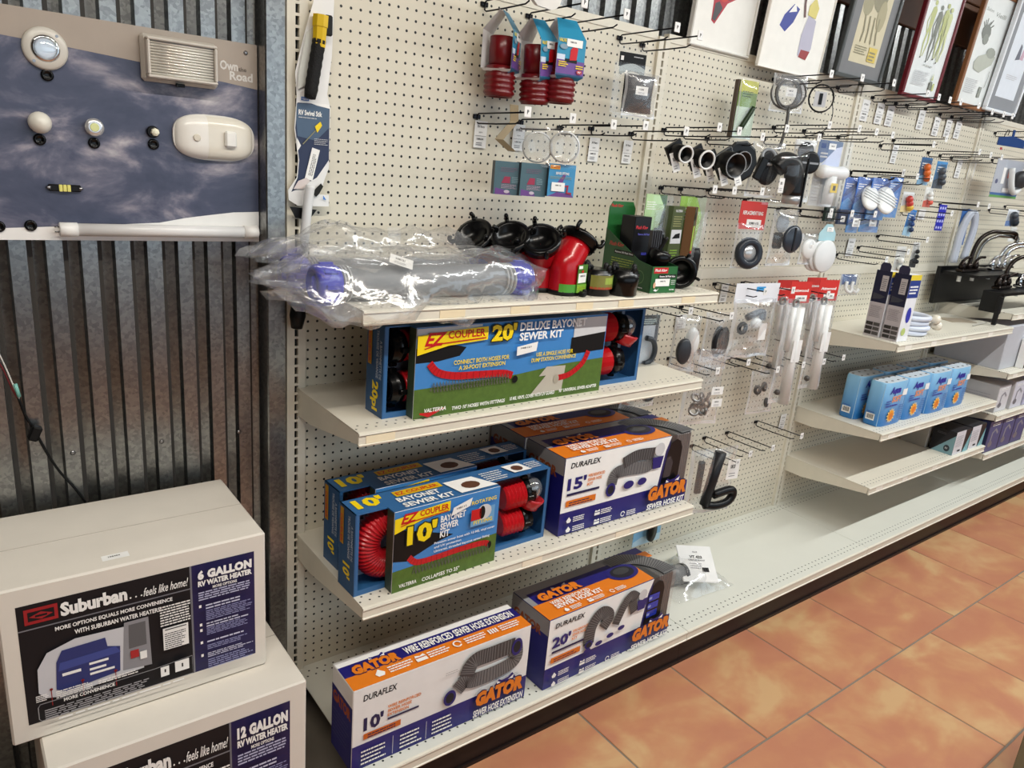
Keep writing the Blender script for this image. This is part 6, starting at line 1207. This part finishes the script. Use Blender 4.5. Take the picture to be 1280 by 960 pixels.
# light blue toilet tissue packs
AQ = mat('4a9fd8', .35, name='aqua_blue'); AQT = mat('c9d4de', .4, vary=.1, name='paper_top')
def gradient_blue():
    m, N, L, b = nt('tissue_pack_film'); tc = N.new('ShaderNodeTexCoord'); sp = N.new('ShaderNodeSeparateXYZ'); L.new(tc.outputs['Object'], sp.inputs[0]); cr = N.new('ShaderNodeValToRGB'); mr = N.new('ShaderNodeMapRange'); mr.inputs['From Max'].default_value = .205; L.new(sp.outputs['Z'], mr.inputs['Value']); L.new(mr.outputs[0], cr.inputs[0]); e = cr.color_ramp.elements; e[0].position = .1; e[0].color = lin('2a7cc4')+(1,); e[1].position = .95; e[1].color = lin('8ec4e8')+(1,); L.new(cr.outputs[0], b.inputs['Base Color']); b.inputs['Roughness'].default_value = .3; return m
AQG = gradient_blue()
def aqua_me():
    w, d, h = .212, .090, .205; mb = MB(); n = 28; vs = []; ring = []
    def pt(a, s): 
        c, q = math.cos(a), math.sin(a); k = 5.; r = (abs(c)**k+abs(q)**k)**(-1/k); return (w/2+s*w/2*r*c, d/2+s*d/2*r*q)
    lv = [(.0, .93), (.008, .99), (.10, 1.0), (h-.012, .99), (h-.002, .95)]
    for z, s in lv: ring.append([pt(2*math.pi*i/n, s)+(z,) for i in range(n)])
    vs = [v for r in ring for v in r]; fs = [(k*n+i, k*n+(i+1) % n, (k+1)*n+(i+1) % n, (k+1)*n+i) for k in range(len(lv)-1) for i in range(n)]
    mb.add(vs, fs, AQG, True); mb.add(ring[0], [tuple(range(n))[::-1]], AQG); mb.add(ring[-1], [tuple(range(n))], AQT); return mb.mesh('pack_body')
AQM = aqua_me()
def aqua(x, y, label, first=[None]):
    if first[0]: return dup(first[0], (x, y, .6605), label)
    t = thing('toilet_tissue_pack', label, 'toilet paper', (x, y, .6605), 0, 'light blue toilet tissue packs'); put('pack_body', AQM, t); w, d, h = .212, .090, .205
    p = Print((.004, -.0008, 0), (1, 0, 0), (0, 0, 1)); B_ = mat('2a2f9a', .4); p.text('Aqua', .03, .142, .095, .042, B_, .06, .25); p.text('SOFT', .062, .110, .08, .030, mat('e89a78', .4), .05); p.rect(.145, .135, .185, .165, INKW); p.lines(.010, .106, .045, .022, 2, B_, .4, 3); p.lines(.012, .094, .11, .01, 1, B_, .6, 4); p.lines(.135, .03, .05, .07, 7, mat('2f6fb8', .4), .3, 5); p.lines(.035, .012, .12, .012, 2, mat('2f6fb8', .4), .3, 6)
    for k in range(12): a = k*math.pi/6; p.poly([(.075+.038*math.cos(a), .050+.036*math.sin(a)), (.075+.024*math.cos(a-.26), .050+.024*math.sin(a-.26)), (.075+.024*math.cos(a+.26), .050+.024*math.sin(a+.26))][::-1], mat('f4d890', .4), False)
    p.l += 1; p.disc(.075, .050, .025, mat('f0a030', .4)); p.disc(.078, .046, .017, mat('e07a24', .4)); p.build('front_print', t)
    s = Print((-.0008, d, 0), (0, -1, 0), (0, 0, 1)); s.rect(.022, .026, .062, .056, INKW)
    for k in range(9): s.rect(.027+.0035*k, .032, .0285+.0035*k+(.001 if k % 2 else 0), .052, INKK, False)
    s.rect(d-.012, .004, d-.009, .2, mat('a8d0ec', .4)); s.lines(.024, .062, .034, .004, 1, B_, .6, 3); s.build('end_print', t)
    for i in range(4):
        for j in range(2): r = MB().lathe((.028+.052*i, .024+.042*j, .2035), (0, 0, 1), [(0, .008), (.0006, .008)], mat('4a4844', .6), 10, sq=.6).build('roll_core', t)
    first[0] = t; return t
nm = ['leftmost', 'second', 'third', 'rightmost']
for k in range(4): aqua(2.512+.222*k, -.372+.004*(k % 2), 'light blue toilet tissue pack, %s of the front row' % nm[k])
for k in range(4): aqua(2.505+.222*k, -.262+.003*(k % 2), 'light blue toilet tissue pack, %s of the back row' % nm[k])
# dark cartons on the low shelf
def ant_box(x, y, label):
    t = thing('antenna_carton', label, 'box', (x, y, .4085), 0, 'dark teal cornered cartons'); w, d, h = .175, .115, .125
    MB().rbox((0, 0, 0), (w, d, h), mat('26262a', .4), .0015).build('carton', t); s = Print((0, d, 0), (0, -1, 0), (0, 0, 1)); s.poly([(.1*d, 0), (d, 0), (d, .85*h)], mat('7aa0aa', .4)); s.disc(.72*d, .24*h, .13*d, mat('26303a', .4), 14, .14*h); s.text('RV', .66*d, .20*h, .11*d, .08*h, PALE, .03); s.lines(.2*d, .78*h, .4*d, .1*h, 2, mat('55555c', .5), .5, 3); s.build('end_print', t)
    p = Print((0, 0, 0), (1, 0, 0), (0, 0, 1)); p.rect(.0, 0, .62*w, h, mat('d6d6dc', .45)); p.poly([(.66*w, 0), (w, 0), (w, .8*h)], mat('7ab4be', .4)); p.lines(.08*w, .35*h, .45*w, .5*h, 7, mat('88888e', .5), .25, 4); p.lines(.3*w, .1*h, .2*w, .1*h, 1, INKK, .8, 5); p.build('front_print', t); return t
ant_box(3.285, -.412, 'dark carton with teal corner and white label at the front of the low shelf'); ant_box(3.475, -.410, 'dark carton with teal corner, right of its twin, at the shelf end')
t = thing('grey_carton', 'plain light grey carton lying behind the teal cornered ones', 'box', (3.27, -.285, .4085), 0); MB().rbox((0, 0, 0), (.36, .13, .11), mat('a9a49c', .5), .002).build('carton', t); MB().box((.0, .064, .11), (.36, .066, .1105), mat('8a857c', .6)).build('tape_seam', t)

# ================================================================ fourth bay
for z, d in ((1.115, .375), (.810, .43), (.575, .43), (.350, .424)): shelf(bay3, 3*W+.02, z, d, [(.05, .06, WL), (.3, .05, WL)], W-.02)
t = thing('pale_grey_carton', 'large pale grey carton filling the shelf below the taps', 'box', (3.70, -.375, .8105)); MB().rbox((0, 0, 0), (.50, .34, .235), mat('b9bac0', .5), .003).build('carton', t); MB().box((.0, .168, .235), (.50, .172, .2355), mat('9a9ba0', .6)).build('tape_seam', t)
for k in range(3):
    t = thing('teal_bottle_box', 'white box with dark bottle picture on the shelf edge, %s' % ('nearest', 'middle one', 'farthest')[k], 'box', (3.90+.075*k, -.42, .8105)); MB().rbox((0, 0, 0), (.068, .04, .16), M_WHITE, .001).build('carton', t); p = Print((0, 0, 0), (1, 0, 0), (0, 0, 1)); p.poly([(.0, .0), (.068, .02), (.068, .10), (.03, .12), (0, .06)], mat('24262c', .4)); p.disc(.034, .028, .018, mat('8ab8c8', .4)); p.build('front_print', t)
def tap_box(x, y, z, w, d, h, label, body, pic):
    t = thing('tap_carton', label, 'box', (x, y, z), R(-1), group='tap cartons'); MB().rbox((0, 0, 0), (w, d, h), mat(body, .4), .0015).build('carton', t)
    p = Print((0, 0, 0), (1, 0, 0), (0, 0, 1)); p.rect(.04*w, .03*h, .96*w, .97*h, mat(pic, .4)); p.strip([(.3*w, .25*h), (.35*w, .6*h), (.55*w, .7*h), (.75*w, .55*h)], .014, mat('8c8e98', .3)); p.disc(.33*w, .25*h, .16*w, mat('70727c', .3), 10, .1*h); p.lines(.2*w, .82*h, .6*w, .1*h, 2, INKW, .5, 3); p.build('front_print', t)
    s = Print((0, d, 0), (0, -1, 0), (0, 0, 1)); s.lines(.15*d, .3*h, .7*d, .4*h, 4, mat('9a9aa0', .5), .25, 4); s.rect(.1*d, .08*h, .4*d, .2*h, PALE); s.build('end_print', t); return t
tap_box(3.69, -.20, .5755, .20, .15, .17, 'black carton standing at the back of the middle shelf', '1a1a1c', '1c1c20'); tap_box(3.72, -.40, .5755, .15, .19, .15, 'white tap carton with grey tap picture, left on the middle shelf', 'b8b6b8', 'd2d2d6'); tap_box(3.90, -.41, .5755, .15, .19, .16, 'white tap carton, right neighbour on the middle shelf', 'b8b6b8', 'cfd0dc'); tap_box(4.08, -.41, .5755, .16, .19, .17, 'lavender tap carton at the picture edge on the middle shelf', 'a8a8c0', 'b9bad4')
for k, x in enumerate((3.69, 3.865, 4.04)): tap_box(x, -.415, .3505, .165, .20, .185, 'navy tap carton, %s in the low row' % ('nearest', 'middle', 'farthest')[k], '2c2f52', '4a5080')
t = thing('grey_hose_pack', 'looped grey hose on a blue card hanging behind the bronze tap', 'packaged hose', tuple(at(1214, 262, Y=-.12)), R(-12)); MB().box((-.05, .01, -.18), (.02, .0115, 0), mat('2f5c9a', .4)).build('card', t)
for k in range(2): MB().tube([(-.05+.02*k, 0, -.27), (-.045+.02*k, 0, -.12), (-.015+.02*k, 0, -.03), (.03+.015*k, 0, -.02), (.05+.015*k, 0, -.10), (.03+.015*k, 0, -.25)], .014, mat('aeb4c0', .35), 10, 5).build('hose_loop', t)
t = thing('shower_head_pack', 'large white and grey card with shower hose under a blue clip strip', 'packaged shower', tuple(at(1262, 205, Y=-.15)), R(-8)); MB().box((-.11, 0, -.17), (.14, .0015, .02), mat('b9bcc6', .4)).build('card', t); p = Print((-.11, 0, -.17), (1, 0, 0), (0, 0, 1)); p.rect(0, 0, .25, .012, mat('5a9a4a', .4), False); p.rect(0, .012, .25, .024, mat('2a5a9a', .4)); p.rect(.07, .07, .10, .15, INKW); p.rect(.12, .10, .14, .14, mat('d86a58', .4)); p.disc(.03, .08, .012, mat('4a5078', .4)); p.rect(.10, .03, .16, .05, INKW); p.build('card_print', t); MB().tube([(-.0, -.02, -.02), (.02, -.025, -.10), (.06, -.025, -.14), (.11, -.02, -.12)], .014, WP, 10, 4).build('white_hose', t); MB().lathe((.09, -.01, -.07), FY, [(0, .04), (.03, .045), (.032, .002)], BP2, 18).build('shower_head', t); MB().rbox((-.112, -.05, -.172), (.142, 0, .02), FILM2, .004).build('blister', t)
t = thing('clip_strip', 'dark blue plastic clip strip hanging at the top right', 'clip strip', tuple(at(1264, 170, Y=-.17)), R(-8)); MB().prism([(-.10, -.05), (.14, -.05), (.14, -.012), (.03, .0), (.03, .03), (.012, .03), (.012, .0), (-.10, -.014)], .004, mat('173a72', .35)).build('strip', t); MB().tube([(-.06, .0, -.01), (-.055, -.006, .02), (-.035, -.006, .022), (-.03, 0, 0)], .002, M_WIRE, 6, 3).build('wire_loop', t); sticker(t, .02, .012, (-.06, -.0, -.065), m=mat('b02a2a', .4)); 
hook_row('at the right edge beside the clip strip', bases=[(1242, 166), (1240, 200), (1236, 262), (1256, 258)])
small_pack(1268, 262, .10, .09, 'white and blue small pack right of the grey hoses', 'e6eaf0', '6a8ac0', -.14, pr_ball('3a4048', '2a3038')); small_pack(1268, 284, .06, .08, 'small white bag above the bent bronze tap', 'dcdcd8', 'e4e4e0', -.12)
# tap display
BZ = mat('2e2622', .22, .8, name='dark_bronze'); CH = mat('c4c4c6', .1, 1., .02, name='bright_chrome'); NK = mat('86827c', .2, .9, name='brushed_nickel')
t = thing('tap_display_stand', 'black stepped tap display stand on the shelf end', 'display stand', (3.45, -.05, 1.1155)); BK = mat('0e0e10', .4)
MB().box((.0, -.02, .005), (.85, .0, .20), BK).build('back_board', t); MB().box((.02, -.20, .165), (.62, -.02, .18), BK).build('upper_step', t); MB().box((.12, -.30, .09), (.85, -.20, .105), BK).build('lower_step', t); MB().box((.12, -.30, -.0), (.135, -.20, .09), BK).build('side_cheek', t); MB().rbox((.09, -.305, -.057), (.11, -.285, .09), BK, .002).build('leg', t)
def tap(loc, rz, label, m, h, reach, hand=True, drop=.03, wide=.1):
    t = thing('kitchen_tap', label, 'tap', loc, rz, group='display taps'); MB().rbox((-wide, -.022, 0), (wide, .022, .016), m, .005).build('base_plate', t)
    MB().lathe((0, 0, .016), (0, 0, 1), [(0, .018), (.02, .016), (.03, .012)], m, 14).build('collar', t)
    MB().tube([(0, 0, .03), (.01, 0, h*.5), (.03, -.01, h*.82), (.09, -.03, h), (reach*.6, -.05, h*1.02), (reach, -.07, h), (reach+.005, -.072, h-drop)], .0105, m, 12, 5).build('spout', t)
    if hand:
        for s in (-1, 1):
            MB().lathe((s*wide*.8, 0, .012), (0, 0, 1), [(0, .014), (.02, .018), (.035, .013), (.05, .009)], m, 12).build('valve', t); MB().tube([(s*wide*.8, 0, .058), (s*wide*.8+.012, -.01, .075), (s*wide*.8+.045, -.02, .078)], .007, m, 8, 3).build('lever', t); MB().lathe((s*wide*.8, 0, 0), (0, 0, -1), [(0, .010), (.05, .010)], WP, 10).build('tail_pipe', t)
    return t
tap((3.60, -.14, 1.297), R(0), 'tall dark bronze gooseneck tap with two levers, nearest', BZ, .21, .30); tap((3.76, -.10, 1.297), R(-10), 'brushed nickel tap standing behind the bronze one', NK, .19, .20, False); tap((3.80, -.25, 1.222), R(4), 'low dark bronze curved tap in front', BZ, .17, .34); tap((4.02, -.12, 1.297), R(0), 'chrome tap with levers on the upper step', CH, .15, .2); tap((4.10, -.25, 1.222), R(0), 'chrome tap with levers on the lower step', CH, .10, .18)
tap((4.20, -.08, 1.297), R(-5), 'second chrome tap at the far end of the upper step', CH, .13, .2)
t = thing('tap_carton_flat', 'low brown tinted leaflet lying on the shelf before the black stand', 'leaflet', (3.38, -.22, 1.0548), R(-20)); MB().box((0, 0, 0), (.16, .10, .003), mat('a89a88', .5)).build('sheet', t); MB().tube([(.02, -.10, .006), (.1, -.06, .006), (.20, -.02, .008)], .003, mat('b8b4ac', .4), 6, 3).build('tie_wire', t)
# dark clutter on top of the wall at the far right
t = thing('dark_duct', 'dark box at the ceiling corner behind the rightmost frames', 'duct', (3.2, -.02, 2.62)); MB().rbox((0, 0, 0), (2.2, .06, .4), mat('17171a', .5), .01).build('panel', t); MB().rbox((.1, -.02, .02), (2.1, -.001, .06), mat('2a2a2e', .5), .004).build('rail', t)
q = at(1268, 20, Y=-.06); t = thing('grey_figurine', 'grey knobbly ornament sitting above the white frame', 'ornament', tuple(q)); mb = MB()
for k in range(7): mb.ball((.035*math.cos(k*2.1)*(1+.3*(k % 2)), .02*math.sin(k*1.7), .03*math.sin(k*1.3)+.02), .026+.004*(k % 3), mat('5c5e62', .5, vary=.4, scale=80), 10, 6)
mb.build('ornament', t)
# fixture at the bottom right corner
q = at(1248, 1010, Z=0.); t = thing('aisle_fixture', 'olive grey fixture corner post at the lower right edge', 'fixture', (q.x, q.y-.30, 0), 0); MB().rbox((0, 0, .02), (.03, .30, .62), mat('7d7a62', .55), .003).build('side_panel', t); MB().rbox((.33, 0, .02), (.36, .30, .62), mat('7d7a62', .55), .003).build('side_panel', t); MB().rbox((-.01, -.01, .62), (.37, .31, .65), mat('8a866c', .5), .004).build('top_board', t)
for z_ in (.08, .34): MB().rbox((.03, .005, z_), (.33, .295, z_+.018), mat('8a866c', .5), .002).build('shelf_board', t)
MB().rbox((-.004, -.01, 0), (.36, .304, .02), mat('d8d6cc', .5), .002).build('foot', t)
